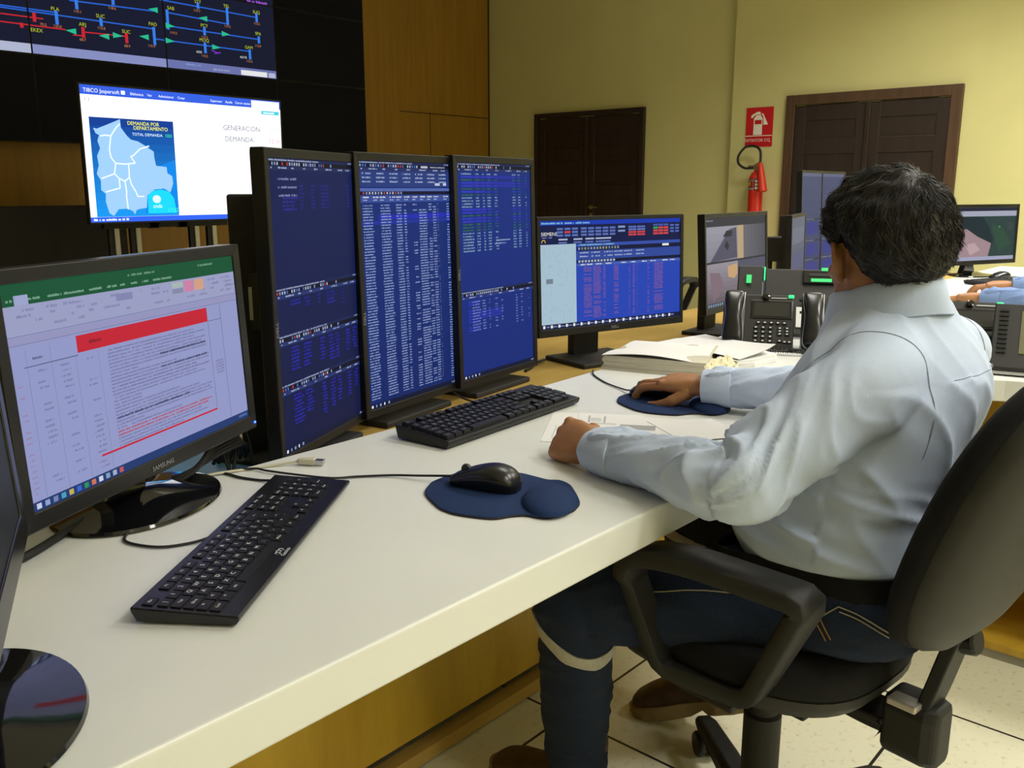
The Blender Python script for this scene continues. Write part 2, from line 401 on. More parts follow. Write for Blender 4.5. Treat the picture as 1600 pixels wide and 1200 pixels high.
door(2, 2.178, 3.628, X1-.08, M['door_frame'], M['dark_door'], .085)

# ================================================================== VIDEO WALL
YV = 7.15
DX = [.775, 1.817, 2.857, 3.898, 4.941, 5.955]; DZ = [1.54, 2.155, 2.77, 3.385]
wl = {'blue': [((2.672, 2.451), (3.81, 2.445)), ((3.159, 2.567), (3.822, 2.582)), ((3.915, 2.588), (4.467, 2.569)), ((3.876, 2.678), (4.774, 2.66)), ((3.905, 2.484), (4.779, 2.477)), ((3.803, 2.369), (4.681, 2.366)), ((1.95, 2.463), (3.044, 2.466)), ((1.9, 2.62), (3.2, 2.62)), ((2.1, 2.70), (3.5, 2.70))],
      'red': [((2.0, 2.407), (2.955, 2.408)), ((2.1, 2.354), (3.11, 2.352)), ((3.16, 2.32), (3.24, 2.323)), ((3.236, 2.351), (3.581, 2.36))]}
wbars = {'blue': [(3.209, 2.612, 2.51), (3.494, 2.655, 2.582), (3.052, 2.477, 2.381), (3.385, 2.47, 2.411), (3.811, 2.459, 2.32), (3.925, 2.609, 2.456), (4.206, 2.705, 2.655), (4.477, 2.7, 2.562), (4.767, 2.697, 2.622), (4.251, 2.513, 2.449), (4.778, 2.504, 2.444), (4.247, 2.392, 2.305), (4.678, 2.381, 2.298), (2.3, 2.55, 2.42)],
         'red': [(2.892, 2.443, 2.38), (3.24, 2.387, 2.309), (3.578, 2.383, 2.309), (2.81, 2.361, 2.327), (2.2, 2.42, 2.34)]}
wtri = [(3.823, 2.593, -1), (4.249, 2.584, -1), (3.94, 2.486, 1), (3.152, 2.348, -1), (3.403, 2.34, -1), (3.505, 2.357, 1), (3.93, 2.368, 1), (4.448, 2.483, 1), (4.348, 2.364, 1), (3.728, 2.374, -1)]
wlab = [('PLA', 3.047, 2.491), ('SUC', 3.384, 2.486), ('SAB', 3.96, 2.626), ('PAD', 3.806, 2.481), ('ARJ', 3.239, 2.407), ('SUC', 3.579, 2.396), ('EKEX', 2.90, 2.323), ('PCY', 4.253, 2.528), ('MOQ', 4.243, 2.41), ('GAM', 4.671, 2.399), ('SPA', 4.774, 2.526), ('SUQ', 4.767, 2.705), ('STY', 4.207, 2.712), ('TEL', 4.474, 2.714)]
wnum = [('119.1', 3.211, 2.496), ('118.6', 3.484, 2.559), ('120.0', 3.053, 2.37), ('70.5', 2.95, 2.37), ('68.7', 3.231, 2.296), ('68.9', 3.578, 2.289), ('115.0', 3.385, 2.399), ('115.4', 3.783, 2.312), ('119.2', 3.97, 2.436), ('119.7', 4.196, 2.64), ('119.2', 4.474, 2.551), ('115.5', 4.767, 2.61), ('115.5', 4.25, 2.435), ('115.0', 4.767, 2.423), ('115.5', 4.238, 2.283), ('115.5', 4.671, 2.283)]
CB = {'blue': hexc('2f6fe8'), 'red': hexc('e02c38')}; BG = hexc('1b1f36')
def wall_screen(s, c, r):
    x0, x1, z0, z1 = DX[c], DX[c+1], DZ[r], DZ[r+1]
    U = lambda x: (x-x0)/(x1-x0); W_ = lambda z: (z1-z)/(z1-z0)
    s.rect(0, 0, 1, 1, BG)
    if r == 1:
        bc = {1: 'c4cce8', 2: '97a0d8', 3: '7880c0'}[c]
        s.rect(0, W_(2.222), 1, W_(2.156), hexc(bc))
        if c == 3:
            s.marks(U(4.06), W_(2.207), .13, .022, hexc('8fb4e0'), 1); s.text('2021-07-23 14:47:21', U(4.39), W_(2.174), .022, hexc('e0e4ff'), 'c')
            s.rect(U(4.579), W_(2.202), U(4.844), W_(2.16), C['white']); s.rect(U(4.86), W_(2.200), U(4.93), W_(2.16), hexc('c8ccea'))
    for k, ls in wl.items():
        for (xa, za), (xb, zb) in ls:
            a, b = max(xa, x0), min(xb, x1)
            if a >= b: continue
            f = lambda x: za+(zb-za)*(x-xa)/(xb-xa)
            if z0 < f(a) < z1: s.line([(U(a), W_(f(a))), (U(b), W_(f(b)))], .016 if k == 'blue' else .014, CB[k])
    ins = lambda x, z: x0 < x < x1 and z0 < z < z1
    for k, bs in wbars.items():
        for x, za, zb in bs:
            if ins(x, (za+zb)/2): s.rect(U(x-.012), W_(za), U(x+.012), W_(zb), hexc('3f8cff') if k == 'blue' else CB['red'])
    for x, z, d in wtri:
        if ins(x, z): s.poly([(U(x+d*.045), W_(z)), (U(x-d*.035), W_(z+.022)), (U(x-d*.035), W_(z-.022))][::d], hexc('2fd0a0'))
    for t, x, z in wlab:
        if ins(x, z): s.text(t, U(x), W_(z-.013), .042, hexc('c8d430'), 'c')
    for t, x, z in wnum:
        if ins(x, z): s.text(t, U(x), W_(z-.011), .032, hexc('d88a50'), 'c')
    if r == 1 and c == 3:
        s.text('AS41', U(4.186), W_(2.30), .03, C['white'], 'c'); s.text('AS175', U(4.61), W_(2.30), .03, C['white'], 'c')
        s.line([(U(4.30), W_(2.335)), (U(4.36), W_(2.320)), (U(4.33), W_(2.310)), (U(4.39), W_(2.325))], .012, hexc('8a3ce0'))
    if r == 2 and c == 3:
        s.marks(U(4.68), W_(2.79), .2, .035, hexc('b060f0'), 1); s.marks(U(4.62), W_(2.83), .2, .035, hexc('d8d0f0'), 1)
for r in (2, 1, 0):
    for c in range(5):
        if (c == 0) or (r == 2 and c < 2): continue
        lit = r >= 1 and c < 4
        x0, x1, z0, z1 = DX[c], DX[c+1], DZ[r], DZ[r+1]; cx, cz = (x0+x1)/2, (z0+z1)/2
        colname = ['', 'leftmost column', 'second column', 'third column', 'rightmost column'][c]
        rowname = {2: 'top row', 1: 'middle row', 0: 'bottom row'}[r]
        lab = ('lit video wall display with grid diagram, %s of %s' if lit else 'switched off black video wall display, %s of %s') % (colname, rowname)
        t = thing('video_wall_display', lab, 'display', (cx, YV+.06, z0), 'video wall displays on the wood wall')
        m = Matrix(((1, 0, 0, cx), (0, 0, -1, YV), (0, 1, 0, cz), (0, 0, 0, 1)))
        W_, H_ = x1-x0-.012, z1-z0-.012
        mb = MB(); mb.box((cx, YV+.065, cz), (x1-x0-.003, .125, z1-z0-.003)); link('housing', mb, M['blackmat'], t)
        s = Scr(W_, H_, m @ Matrix.Translation((0, 0, .0005)))
        if lit: wall_screen(s, c, r)
        else: s.rect(0, 0, 1, 1, hexc('050505'))
        link('screen', s.mb, M['scr_wall'], t)

# ================================================================== TV ON STAND
def tv_paint(s):
    k = 1/.957
    Q = lambda p: (p[0], p[1]*k)
    s.rect(0, 0, 1, 1, hexc('fbfcff')); s.rect(0, 0, 1, .068, hexc('2f55c8')); s.rect(0, .962, 1, 1, hexc('2c5ad8'))
    wt = hexc('e8eeff')
    s.text('TIBCO Jaspersoft', .014, .050, .027, wt); s.rect(.178, .022, .196, .050, wt)
    for t, x in (('Biblioteca', .22), ('Ver', .297), ('Administrar', .35), ('Crear', .443), ('Superuser', .61), ('Ayuda', .688), ('Cerrar sesion', .742)): s.text(t, x, .048, .019, wt)
    s.rect(.833, .008, .994, .066, C['white']); s.rect(.888, .088, .991, .118, hexc('38b8c8')); s.marks(.9, .095, .07, .016, wt, 1)
    s.text('( )', .018, .112, .03, hexc('7078a0'))
    s.grad(.028, .226, .412, .961, hexc('103080'), hexc('1488d8'), 12)
    s.poly([Q(p) for p in [(.25, .6), (.408, .5), (.413, .90), (.25, .90)]], hexc('0c78d0'))
    out = [(0.043, 0.292), (0.059, 0.297), (0.113, 0.259), (0.164, 0.222), (0.165, 0.281), (0.19, 0.338), (0.206, 0.363), (0.239, 0.374), (0.272, 0.405), (0.309, 0.444), (0.309, 0.485), (0.315, 0.547), (0.366, 0.555), (0.367, 0.601), (0.39, 0.622), (0.392, 0.679), (0.376, 0.744), (0.345, 0.716), (0.3, 0.723), (0.264, 0.766), (0.256, 0.859), (0.222, 0.866), (0.208, 0.873), (0.198, 0.906), (0.19, 0.88), (0.165, 0.863), (0.126, 0.865), (0.102, 0.914), (0.083, 0.893), (0.071, 0.809), (0.074, 0.754), (0.055, 0.727), (0.057, 0.659), (0.042, 0.612), (0.054, 0.552), (0.05, 0.486), (0.066, 0.432), (0.057, 0.381), (0.066, 0.341), (0.052, 0.329)]
    s.poly([Q(p) for p in out], hexc('8fb8e8'))
    for b in [[(0.071, 0.347), (0.092, 0.339), (0.117, 0.343), (0.144, 0.282), (0.162, 0.255)], [(0.117, 0.343), (0.106, 0.443), (0.111, 0.496), (0.129, 0.535), (0.171, 0.54), (0.218, 0.531), (0.199, 0.484), (0.212, 0.477), (0.245, 0.427), (0.289, 0.404)], [(0.129, 0.535), (0.12, 0.61), (0.061, 0.645)], [(0.12, 0.61), (0.139, 0.643), (0.164, 0.663), (0.186, 0.635), (0.187, 0.539)], [(0.139, 0.643), (0.14, 0.712), (0.075, 0.74)], [(0.164, 0.663), (0.168, 0.739), (0.166, 0.767), (0.169, 0.866)], [(0.186, 0.635), (0.192, 0.683), (0.211, 0.739), (0.218, 0.774), (0.248, 0.774)]]:
        s.line([Q(p) for p in b], .010, hexc('d8ecff'))
    for x, y in ((.092, .537), (.16, .48), (.15, .60), (.28, .62), (.11, .70), (.20, .74), (.13, .82)): s.text('+', x, y*k+.02, .03, hexc('50d0f0'), 'c')
    s.poly([Q(p) for p in [(.262, .90), (.265, .77), (.285, .735), (.33, .722), (.37, .74), (.392, .79), (.40, .90)]], hexc('18c0e8'))
    s.poly([(.307+.020*cos(a*pi/6), (.795+.030*sin(a*pi/6))*k) for a in range(12)][::-1], hexc('c8f4ff')); s.text('cndc', .31, .86*k, .03, hexc('e0faff'), 'c')
    yl = hexc('e8e840'); s.text('DEMANDA POR', .270, .258*k, .027, yl, 'c', .95); s.text('DEPARTAMENTO', .303, .290*k, .027, yl, 'c', .95)
    s.text('TOTAL DEMANDA', .285,   .333*k, .021, hexc('d0e8ff'), 'c'); s.text('1223', .386, .333*k, .021, hexc('40f090'), 'c'); s.text('17:22', .385, .892*k, .03, hexc('40f090'), 'c')
    g = hexc('586070'); s.text('GENERACION', .772, .255*k, .040, g, 'c'); s.text('DEMANDA', .757, .342*k, .040, g, 'c')
    s.text('1227', .954, .252*k, .04, hexc('a8e0e8'), 'c'); s.text('1216', .957, .342*k, .04, hexc('e890a8'), 'c')
    s.marks(.012, .972, .16, .018, wt, 1)
t = thing('television', 'large wide television showing a white page with a blue map, on two pole stand', 'television', (3.165, 5.60, 0))
tm = panel_matrix((3.165, 5.57, 1.400), R(-87.5), R(-1)); mb = MB(); housing(mb, 1.425, .80, .012, tm, .03, .04); link('housing', mb, M['black'], t, bevel=.003)
s = Scr(1.425, .80, tm); tv_paint(s); link('screen', s.mb, M['scr_tv'], t)
for x in (2.66, 2.80, 3.21, 3.34):
    mb = MB(); mb.box((x-.008, 5.66, .55), (.032, .03, 1.06)); link('pole', mb, M['alu'], t, bevel=.003)
    mb = MB(); mb.box((x-.042, 5.67, .55), (.03, .03, 1.06)); link('pole', mb, M['black'], t, bevel=.003)
mb = MB(); mb.box((3.0, 5.66, .99), (.86, .04, .07)); mb.box((3.0, 5.66, 1.3), (.5, .04, .05)); mb.box((2.9, 5.66, 1.2), (.06, .04, .5)); mb.box((3.1, 5.66, 1.2), (.06, .04, .5)); link('bracket', mb, M['black'], t)
mb = MB(); mb.box((2.99, 5.66, .02), (.9, .55, .04)); link('base', mb, M['black'], t, bevel=.006)
mb = MB(); mb.box((2.2, 6.85, .54), (1.95, .5, 1.075))
solo('low_cabinet', mb, M['blackmat'], 'low black cabinet against the wood wall, left of the television', 'cabinet', bevel=.006)

# ================================================================== CONTROL DESK
ZD, TD = .75, .054
def fillet(cx, cy, r, a0, a1, n=8): return [(cx+r*cos(R(a0+(a1-a0)*i/n)), cy+r*sin(R(a0+(a1-a0)*i/n))) for i in range(n+1)]
outl = [(-1.0, .652), (2.14, .655)] + fillet(2.14, .405, .25, 90, 0)[1:] + [(2.39, -.75), (3.05, -.75), (3.05, .40)] + fillet(3.30, .405, .25, 180, 90) + [(5.95, .655), (5.95, 1.36), (3.2, 1.36), (2.51, 1.341), (1.76, 1.308), (1.14, 1.275), (.77, 1.268), (-1.0, 1.268)]
desk = thing('control_desk', 'long white topped control desk with wood panels and wooden rear shelf', 'desk', (1.2, .96, 0))
mb = MB(); mb.prism(outl, ZD-TD, ZD); link('desktop', mb, M['white'], desk, bevel=.004, seg=3)
mb = MB(); mb.prism([(-1.0, 1.285), (.77, 1.285), (1.76, 1.322), (2.51, 1.355), (3.2, 1.38), (5.95, 1.38), (5.95, 2.0), (-1.0, 1.93)], .655, .69); link('rear_shelf', mb, M['woodtop'], desk, bevel=.003)
mb = MB(); mb.box((1.0, 1.285, .365), (4.0, .025, .60)); link('modesty_panel', mb, M['wood'], desk)
mb = MB(); mb.box((1.0, 1.275, .020), (4.0, .035, .032)); link('kick_strip', mb, M['woodtop'], desk)
mb = MB(); mb.box((4.45, 1.285, .35), (2.9, .025, .62)); link('modesty_panel', mb, M['wood'], desk)
mb = MB(); mb.box((2.5, 1.90, .345), (6.8, .025, .61)); link('back_panel', mb, M['wood'], desk)
mb = MB(); mb.box((3.0, .30, .35), (.03, 1.9, .69)); link('side_panel', mb, M['wood'], desk)
cup = thing('open_cupboard', 'low open wooden cupboard under the desk wing behind the black chair', 'cupboard', (2.58, .0, 0))
mb = MB(); mb.box((2.60, .05, .265), (.32, 1.1, .018)); mb.box((2.60, .05, .035), (.34, 1.1, .018)); mb.box((2.75, .05, .15), (.015, 1.1, .23))
for y in (-.49, .05, .59): mb.box((2.6, y, .15), (.30, .018, .22))
link('carcass', mb, M['wood'], cup)
mb = MB(); mb.box((2.60, .05, .0125), (.33, 1.08, .025)); link('plinth', mb, M['plinth'], cup)

# ------------------------------------------------------------------ screen pictures
def table(s, x0, y0, x1, y1, rows, cols, c, h=.5, skip=None):
    dy = (y1-y0)/rows; s.z += 1
    for r in range(rows):
        for i, (a, b, p) in enumerate(cols):
            if skip and skip(r, i): continue
            if random.random() < p: s.marks(x0+(x1-x0)*a, y0+dy*(r+.2), (x1-x0)*(b-a)*random.uniform(.85, 1), dy*h, c, 0, .22, .55)
def app_window(s, y0, bar, body, head=True, title='1f2a5a'):
    """title bar, tool bar with small icons, header row of one program window"""
    s.rect(0, y0, 1, y0+.010, hexc(title)); s.marks(.01, y0+.002, .55, .006, CK['txt'], 1, .2, .6)
    for x in (.94, .96, .98): s.rect(x, y0+.002, x+.012, y0+.008, C['line'], 0)
    s.rect(0, y0+.010, 1, y0+.024, hexc('0e1326'))
    s.z += 1; x = .01
    while x < .62:
        if random.random() > .25: s.rect(x, y0+.012, x+.014, y0+.022, random.choice([C['line'], C['txt'], C['txt'], hexc('c04040'), hexc('5070d0')]), 0)
        x += .026
    s.rect(.70, y0+.012, .715, y0+.022, C['line'], 0)
    s.rect(0, y0+.024, 1, y0+.038, bar); s.z += 1
    for x, w_ in ((.02, .02), (.10, .09), (.24, .03), (.37, .03), (.50, .04), (.64, .08), (.80, .06), (.90, .05)): s.marks(x, y0+.027, w_, .006, C['txt'], 0, .2)
def taskbar(s, h=.02):
    s.rect(0, 1-h, 1, 1, hexc('121a3a')); s.z += 1
    for i, x in enumerate((.015, .06, .10, .145, .19)): s.rect(x, 1-h*.8, x+(.012 if i % 2 else .018), 1-h*.25, C['white'] if i in (0, 3) else C['line'], 0)
    s.marks(.955, 1-h*.8, .035, h*.5, C['line'], 1)
def vblock(s, x0, y0, x1, y1, c):
    y = y0; s.z += 1
    while y < y1: s.marks(x0+random.uniform(0, .01), y, (x1-x0)*random.uniform(.7, 1), .0075, c, 0, .10); y += .0125
def p_left(s):
    s.grad(0, 0, 1, 1, hexc('14225a'), hexc('151d46'), 10)
    app_window(s, 0, hexc('232f60'), 0)
    s.z += 1
    for i in range(3): s.marks(.09, .062+i*.027, .20, .008, hexc('8a96c8'), 0)
    vblock(s, .12, .125, .30, .175, hexc('3230a0')); 
    for a, b in ((.31, .36), (.44, .5), (.56, .68), (.90, .94)): vblock(s, a, .085, b, .165, hexc('2a2c88'))
    for y in (.425, .585, .755):
        app_window(s, y, hexc('2a3a78'), 0)
    for a, b in ((.14, .27), (.30, .36), (.46, .5), (.57, .68), (.77, .80)): vblock(s, a, .47, b, .47+random.uniform(.015, .055), hexc('2c2ca0'))
    for k, (a, b) in enumerate(((.12, .24), (.26, .36), (.46, .52), (.57, .64), (.66, .72), (.80, .86), (.90, .95))):
        vblock(s, a, .632, b, .632+random.uniform(.07, .10), hexc('2c2cb4')); vblock(s, a, .80, b, .80+random.uniform(.06, .12), hexc('2c2cb4'))
    taskbar(s)
def p_mid(s):
    s.grad(0, 0, 1, 1, hexc('183482'), hexc('142b72'), 8)
    app_window(s, 0, hexc('26356e'), 0)
    s.rect(.66, .013, .74, .022, hexc('c8d0e8')); s.marks(.77, .014, .18, .006, C['txt'], 1)
    s.rect(0, .038, 1, .10, hexc('2a4288')); s.z += 1
    for y in (.044, .060, .076):
        x = .03
        while x < .9: s.marks(x, y, .09, .007, C['txt'], 0); x += .14
    s.rect(.82, .084, .88, .095, hexc('cfd8f0')); s.rect(.92, .084, .96, .095, hexc('cfd8f0'))
    s.rect(0, .106, 1, .118, hexc('5a72c0')); s.rect(0, .118, 1, .132, hexc('101838')); s.z += 1
    for i in range(14): s.rect(.03+i*.03, .120, .045+i*.03, .130, random.choice([C['txt'], C['line'], hexc('c05050')]), 0)
    s.rect(0, .134, 1, .162, hexc('3d57a8')); s.z += 1
    for x in (.03, .13, .20, .30, .37, .46, .55, .64, .72, .80, .92):
        s.marks(x, .138, .06, .006, C['white'], 0); s.marks(x, .149, .04, .006, C['txt'], 0)
    s.rect(.18, .212, 1, .232, hexc('2430c0')); s.rect(0, .236, 1, .250, hexc('2038a8'))
    cols = [(.02, .13, 1), (.20, .31, 1), (.365, .435, 1), (.45, .48, .95), (.55, .60, .6), (.62, .72, .95), (.73, .775, .8), (.785, .83, .9), (.845, .85, .9), (.955, .99, .95)]
    def skip(r, i):
        return (i == 4 and 2 < r < 14) or (i in (6,) and 2 < r < 13) or (i == 5 and r < 2)
    table(s, 0, .168, 1, .965, 70, cols, hexc('9fb2e2'), .52, skip)
    taskbar(s)
def p_right(s):
    s.grad(0, 0, 1, 1, hexc('17328a'), hexc('173084'), 6)
    app_window(s, 0, hexc('26356e'), 0)
    cols = [(.05, .20, 1), (.23, .28, 1), (.32, .345, 1), (.38, .43, 1), (.48, .52, .8), (.73, .78, 1), (.81, .85, 1), (.92, .94, .8)]
    for r in range(27):
        y = .042+r*.0135
        kind = 'w' if r in (0, 8, 9, 10, 11) or r > 19 else ('g' if r in (2, 5, 7, 14, 17, 18, 19) else ('v' if r in (1, 3, 4, 6, 12, 13, 15, 16) else 0))
        c = {'w': hexc('8fb0c8'), 'g': hexc('2f7a4a'), 'v': hexc('3a46d8')}[kind]
        if kind != 'w': s.rect(.05, y+.001, .36+.4*(r in (1, 3, 4)), y+.011, hexc('23357a') if kind == 'g' else hexc('2a34b4')); s.z += 1
        table(s, 0, y, 1, y+.0135, 1, cols, c, .55)
    s.marks(.48, .355, .2, .008, hexc('9fb2d8'), 1); s.marks(.46, .37, .16, .008, hexc('9fb2d8'), 1)
    app_window(s, .585, hexc('2a3a88'), 0)
    for r in range(11):
        y = .632+r*.0135
        s.rect(.08, y, .24+.3*(r in (4, 5, 6)), y+.010, hexc('2a38b0')) if r not in (2, 8) else None
        table(s, .04, y, 1, y+.0135, 1, [(.10, .22, 1), (.24, .29, .9), (.33, .35, .8), (.42, .46, .8), (.51, .54, .7), (.73, .76, .8), (.81, .84, .8), (.93, .95, .6)], hexc('8090d0'), .5)
    taskbar(s)
def p_sheet(s):
    s.rect(0, 0, 1, 1, C['sheet']); s.rect(0, 0, 1, .095, C['excel']); s.z += 1
    s.marks(.46, .024, .12, .012, hexc('7cb094'), 0); s.marks(.80, .024, .08, .012, hexc('7cb094'), 0)
    for x, w_ in ((.015, .02), (.06, .07), (.15, .13), (.30, .05), (.37, .04), (.42, .03), (.47, .03), (.52, .03), (.57, .09)): s.marks(x, .066, w_, .012, hexc('8cbca0'), 0)
    s.rect(.04, .052, .085, .095, C['sheet2'])
    s.rect(0, .095, 1, .225, C['ribbon']); s.z += 1
    for i in range(46):
        x = random.uniform(.02, .97); y = random.choice([.11, .135, .16, .185]); s.marks(x, y, random.uniform(.01, .05), .014, hexc('8d92c0'), 0)
    s.rect(.40, .115, .47, .150, hexc('8f94c4')); s.rect(.655, .105, .71, .135, hexc('b8c8c8')); s.rect(.655, .14, .71, .165, hexc('9498b8')); s.rect(.715, .105, .765, .165, hexc('e090b8')); s.rect(.77, .105, .82, .165, hexc('e8b090'))
    s.line([(0, .226), (1, .226)], .003, C['grid']); s.rect(0, .232, 1, .262, hexc('a4a4d2')); s.line([(0, .264), (1, .264)], .003, C['grid'])
    s.rect(.225, .275, .82, .355, C['redbar']); s.marks(.27, .305, .05, .018, hexc('8a2030'), 1)
    s.line([(.04, .365), (.225, .365)], .004, C['ink2']); s.line([(.82, .355), (.895, .355)], .003, C['ink2'])
    for x, y0 in ((.05, .29), (.13, .29), (.215, .365), (.30, .365)): s.line([(x, y0), (x, .955)], .0022, C['grid'])
    s.line([(.82, .355), (.82, .865)], .003, C['ink2']); s.line([(.895, .275), (.895, .95)], .003, C['ink2'])
    s.marks(.07, .325, .035, .012, C['ink2'], 1); s.z += 1
    for r in range(22):
        y = .385+r*.0255
        for x in (.075, .155, .245):
            if random.random() < .68: s.marks(x+random.uniform(0, .01), y, .032, .011, C['ink'], 0)
        s.marks(.012, y, .018, .009, hexc('a88cb4'), 0) if random.random() < .6 else None
    for r in range(29):
        y = .372+r*.0172; c = C['ink']
        if r in (11, 12): c = hexc('7a7eac')
        if r in (24, 25): c = hexc('c0586c')
        s.marks(.335, y, random.choice([.47, .46, .44, .30, .12, .47, .40]), .0095, c, 0, .15)
        if r in (5, 9, 20): s.marks(.56-(.22 if r == 20 else 0), y-.002, .24+.1*(r == 20), .012, hexc('2c2e58'), 0, .12)
    s.rect(.26, .868, .82, .878, C['redbar'])
    for r in range(5): s.marks(.84, .59+r*.017, .045, .011, C['ink'], 0)
    s.rect(0, .958, 1, 1, hexc('26407c')); s.z += 1
    for i, h in enumerate(('d8e0ff', 'a0b0e0', '8090c0', '50b0d0', 'd8c060', '4070e0', '30a060', 'e08060', 'e0e8ff', '90b0d0', 'b0c0e0', 'd06060')): s.rect(.012+i*.028, .967, .028+i*.028, .992, hexc(h), 0)
    s.rect(.94, .97, .99, .985, hexc('5070b0'), 0)
def p_siemens(s):
    s.rect(0, 0, 1, 1, hexc('2a4cc4')); s.rect(0, 0, 1, .04, hexc('1b3fc0')); s.marks(.01, .012, .32, .018, C['cyan'], 1)
    s.rect(0, .04, 1, .215, hexc('121c4e'))
    s.text('SIEMENS', .008, .135, .032, C['white'], sx=1.1); s.marks(.01, .145, .07, .012, C['line'], 1)
    s.z += 1
    for y in (.065, .095, .125):
        for x in (.11, .16, .21, .27, .32, .37, .42, .47):
            s.rect(x, y, x+.04, y+.02, hexc('d84850') if (x == .16 and y == .095) else hexc('5f78c8'), 0)
    for x in (.12, .22, .30, .37, .42): s.rect(x, .165, x+.06, .18, C['txt'], 0); s.rect(x, .195, x+.055, .208, hexc('6880d0'), 0)
    for x in (.53, .53): s.rect(x, .06, x+.05, .08, C['line'], 0); s.rect(x, .1, x+.05, .118, C['line'], 0)
    for y, cc in ((.05, '5f78c8'), (.075, '6880d0'), (.10, 'e04a50'), (.125, 'e04a50')):
        for x in (.605, .635, .67, .70): s.rect(x, y+.015, x+.028, y+.033, hexc(cc), 0)
    for y, cc in ((.04, '4a60b0'), (.068, 'e05050'), (.096, 'e05050'), (.124, 'e05050')):
        for i, x in enumerate((.79, .83, .87)): s.rect(x, y+.012, x+.036, y+.032, hexc('30b060') if (i == 0 and y == .068) else hexc(cc), 0)
    for x in (.92, .96): 
        for y in (.06, .09, .12): s.rect(x, y, x+.03, y+.018, hexc('5a74c8'), 0)
    s.line([(.01, .20), (.015, .175), (.03, .175), (.035, .20)], .008, hexc('e8c840'))
    s.rect(0, .215, .235, .965, hexc('b8d4e6')); s.z += 1
    for i in range(70):
        x, y = random.uniform(.01, .21), random.uniform(.24, .93); 
        if random.random() < .5: s.rect(x, y, x+.002, y+random.uniform(.01, .06), hexc('a0bcd0'), 0)
        else: s.rect(x, y, x+random.uniform(.008, .03), y+.003, hexc('a4c0d2'), 0)
    s.rect(.035, .53, .08, .575, hexc('8090a0'))
    s.rect(.24, .215, 1, .245, hexc('3a58b8')); s.marks(.25, .222, .25, .014, C['cyan'], 1); s.rect(.24, .245, 1, .285, hexc('121a40')); s.z += 1
    for i in range(14): s.rect(.25+i*.021, .252, .262+i*.021, .275, random.choice([hexc('7088b0'), hexc('a0a060'), C['line']]), 0)
    s.rect(.86, .248, .91, .27, C['white'], 0); s.rect(.24, .285, 1, .40, hexc('3450a8')); s.z += 1
    for y in (.295, .33): 
        for x in (.26, .34, .43, .50, .57, .66): s.marks(x, y, .06, .014, C['txt'], 0)
    s.rect(.24, .37, 1, .40, hexc('101838')); s.z += 1
    for i in range(12): s.rect(.25+i*.022, .374, .264+i*.022, .394, C['txt'], 0)
    s.rect(.24, .402, 1, .43, hexc('4a66c0')); s.z += 1
    for x in (.26, .31, .37, .44, .55, .62, .70, .77, .86, .92): s.marks(x, .408, .04, .012, C['white'], 0)
    table(s, .25, .435, .98, .93, 30, [(.05, .13, .9), (.14, .22, .9), (.235, .26, .9), (.34, .39, .9), (.49, .5, .8), (.53, .55, .9), (.57, .575, .9), (.68, .70, .7), (.75, .85, .85)], hexc('a06a9a'), .55)
    s.rect(0, .955, 1, 1, hexc('141c48')); s.z += 1
    x = .01
    while x < .93: s.rect(x, .963, x+.014, .99, C['white'], 0); s.marks(x+.017, .968, .025, .016, C['line'], 0); x += .05
def p_cctv(s):
    s.rect(0, 0, 1, 1, hexc('40404e')); s.rect(0, 0, 1, .10, hexc('3c3c46')); s.marks(.01, .02, .1, .02, hexc('9090a0'), 1)
    s.grad(.01, .10, .5, .49, hexc('a8a8b4'), hexc('8c8c9c'), 5); s.poly([(.06, .49), (.36, .14), (.48, .12), (.49, .47)][::1], hexc('5a586c')); s.poly([(.28, .33), (.32, .26), (.36, .32), (.34, .38)], hexc('34323e')); s.poly([(.26, .22), (.32, .15), (.42, .16), (.40, .22)], hexc('34323e'))
    s.rect(.5, .10, .60, .49, hexc('c8b088')); s.grad(.60, .10, .99, .49, hexc('70707c'), hexc('54545e'), 6, False)
    s.rect(0, .488, 1, .505, hexc('30303a'))
    s.grad(.01, .51, .5, .95, hexc('a49ca8'), hexc('70626e'), 8); s.poly([(.33, .56), (.49, .54), (.49, .66), (.44, .71), (.34, .68)], hexc('d8b080')); s.poly([(.05, .60), (.2, .62), (.28, .8), (.1, .93)], hexc('8a7480'))
    s.grad(.5, .51, .99, .95, hexc('5a5a70'), hexc('484858'), 6); s.rect(.92, .70, .95, .73, hexc('c0b8a8'))
    s.rect(0, .95, 1, 1, hexc('3a4050')); s.z += 1
    for i in range(8): s.rect(.02+i*.035, .96, .04+i*.035, .99, hexc('90a8c0'), 0)
def p_faint(s):
    s.grad(0, 0, 1, 1, hexc('50587c'), hexc('3c4470'), 8)
    for y in (.42, .62, .80): s.rect(0, y, 1, y+.02, hexc('343a58')); s.rect(.05, y+.035, .85, y+.15, hexc('384090')); s.marks(.05, y+.003, .6, .010, hexc('9098b8'), 1)
    s.rect(0, .0, 1, .03, hexc('6a7090'))
def p_faint2(s):
    s.grad(0, 0, 1, 1, hexc('6c7488'), hexc('4c5472'), 8); s.rect(.1, .15, .9, .4, hexc('747c90')); s.rect(.1, .55, .9, .8, hexc('565e88'))
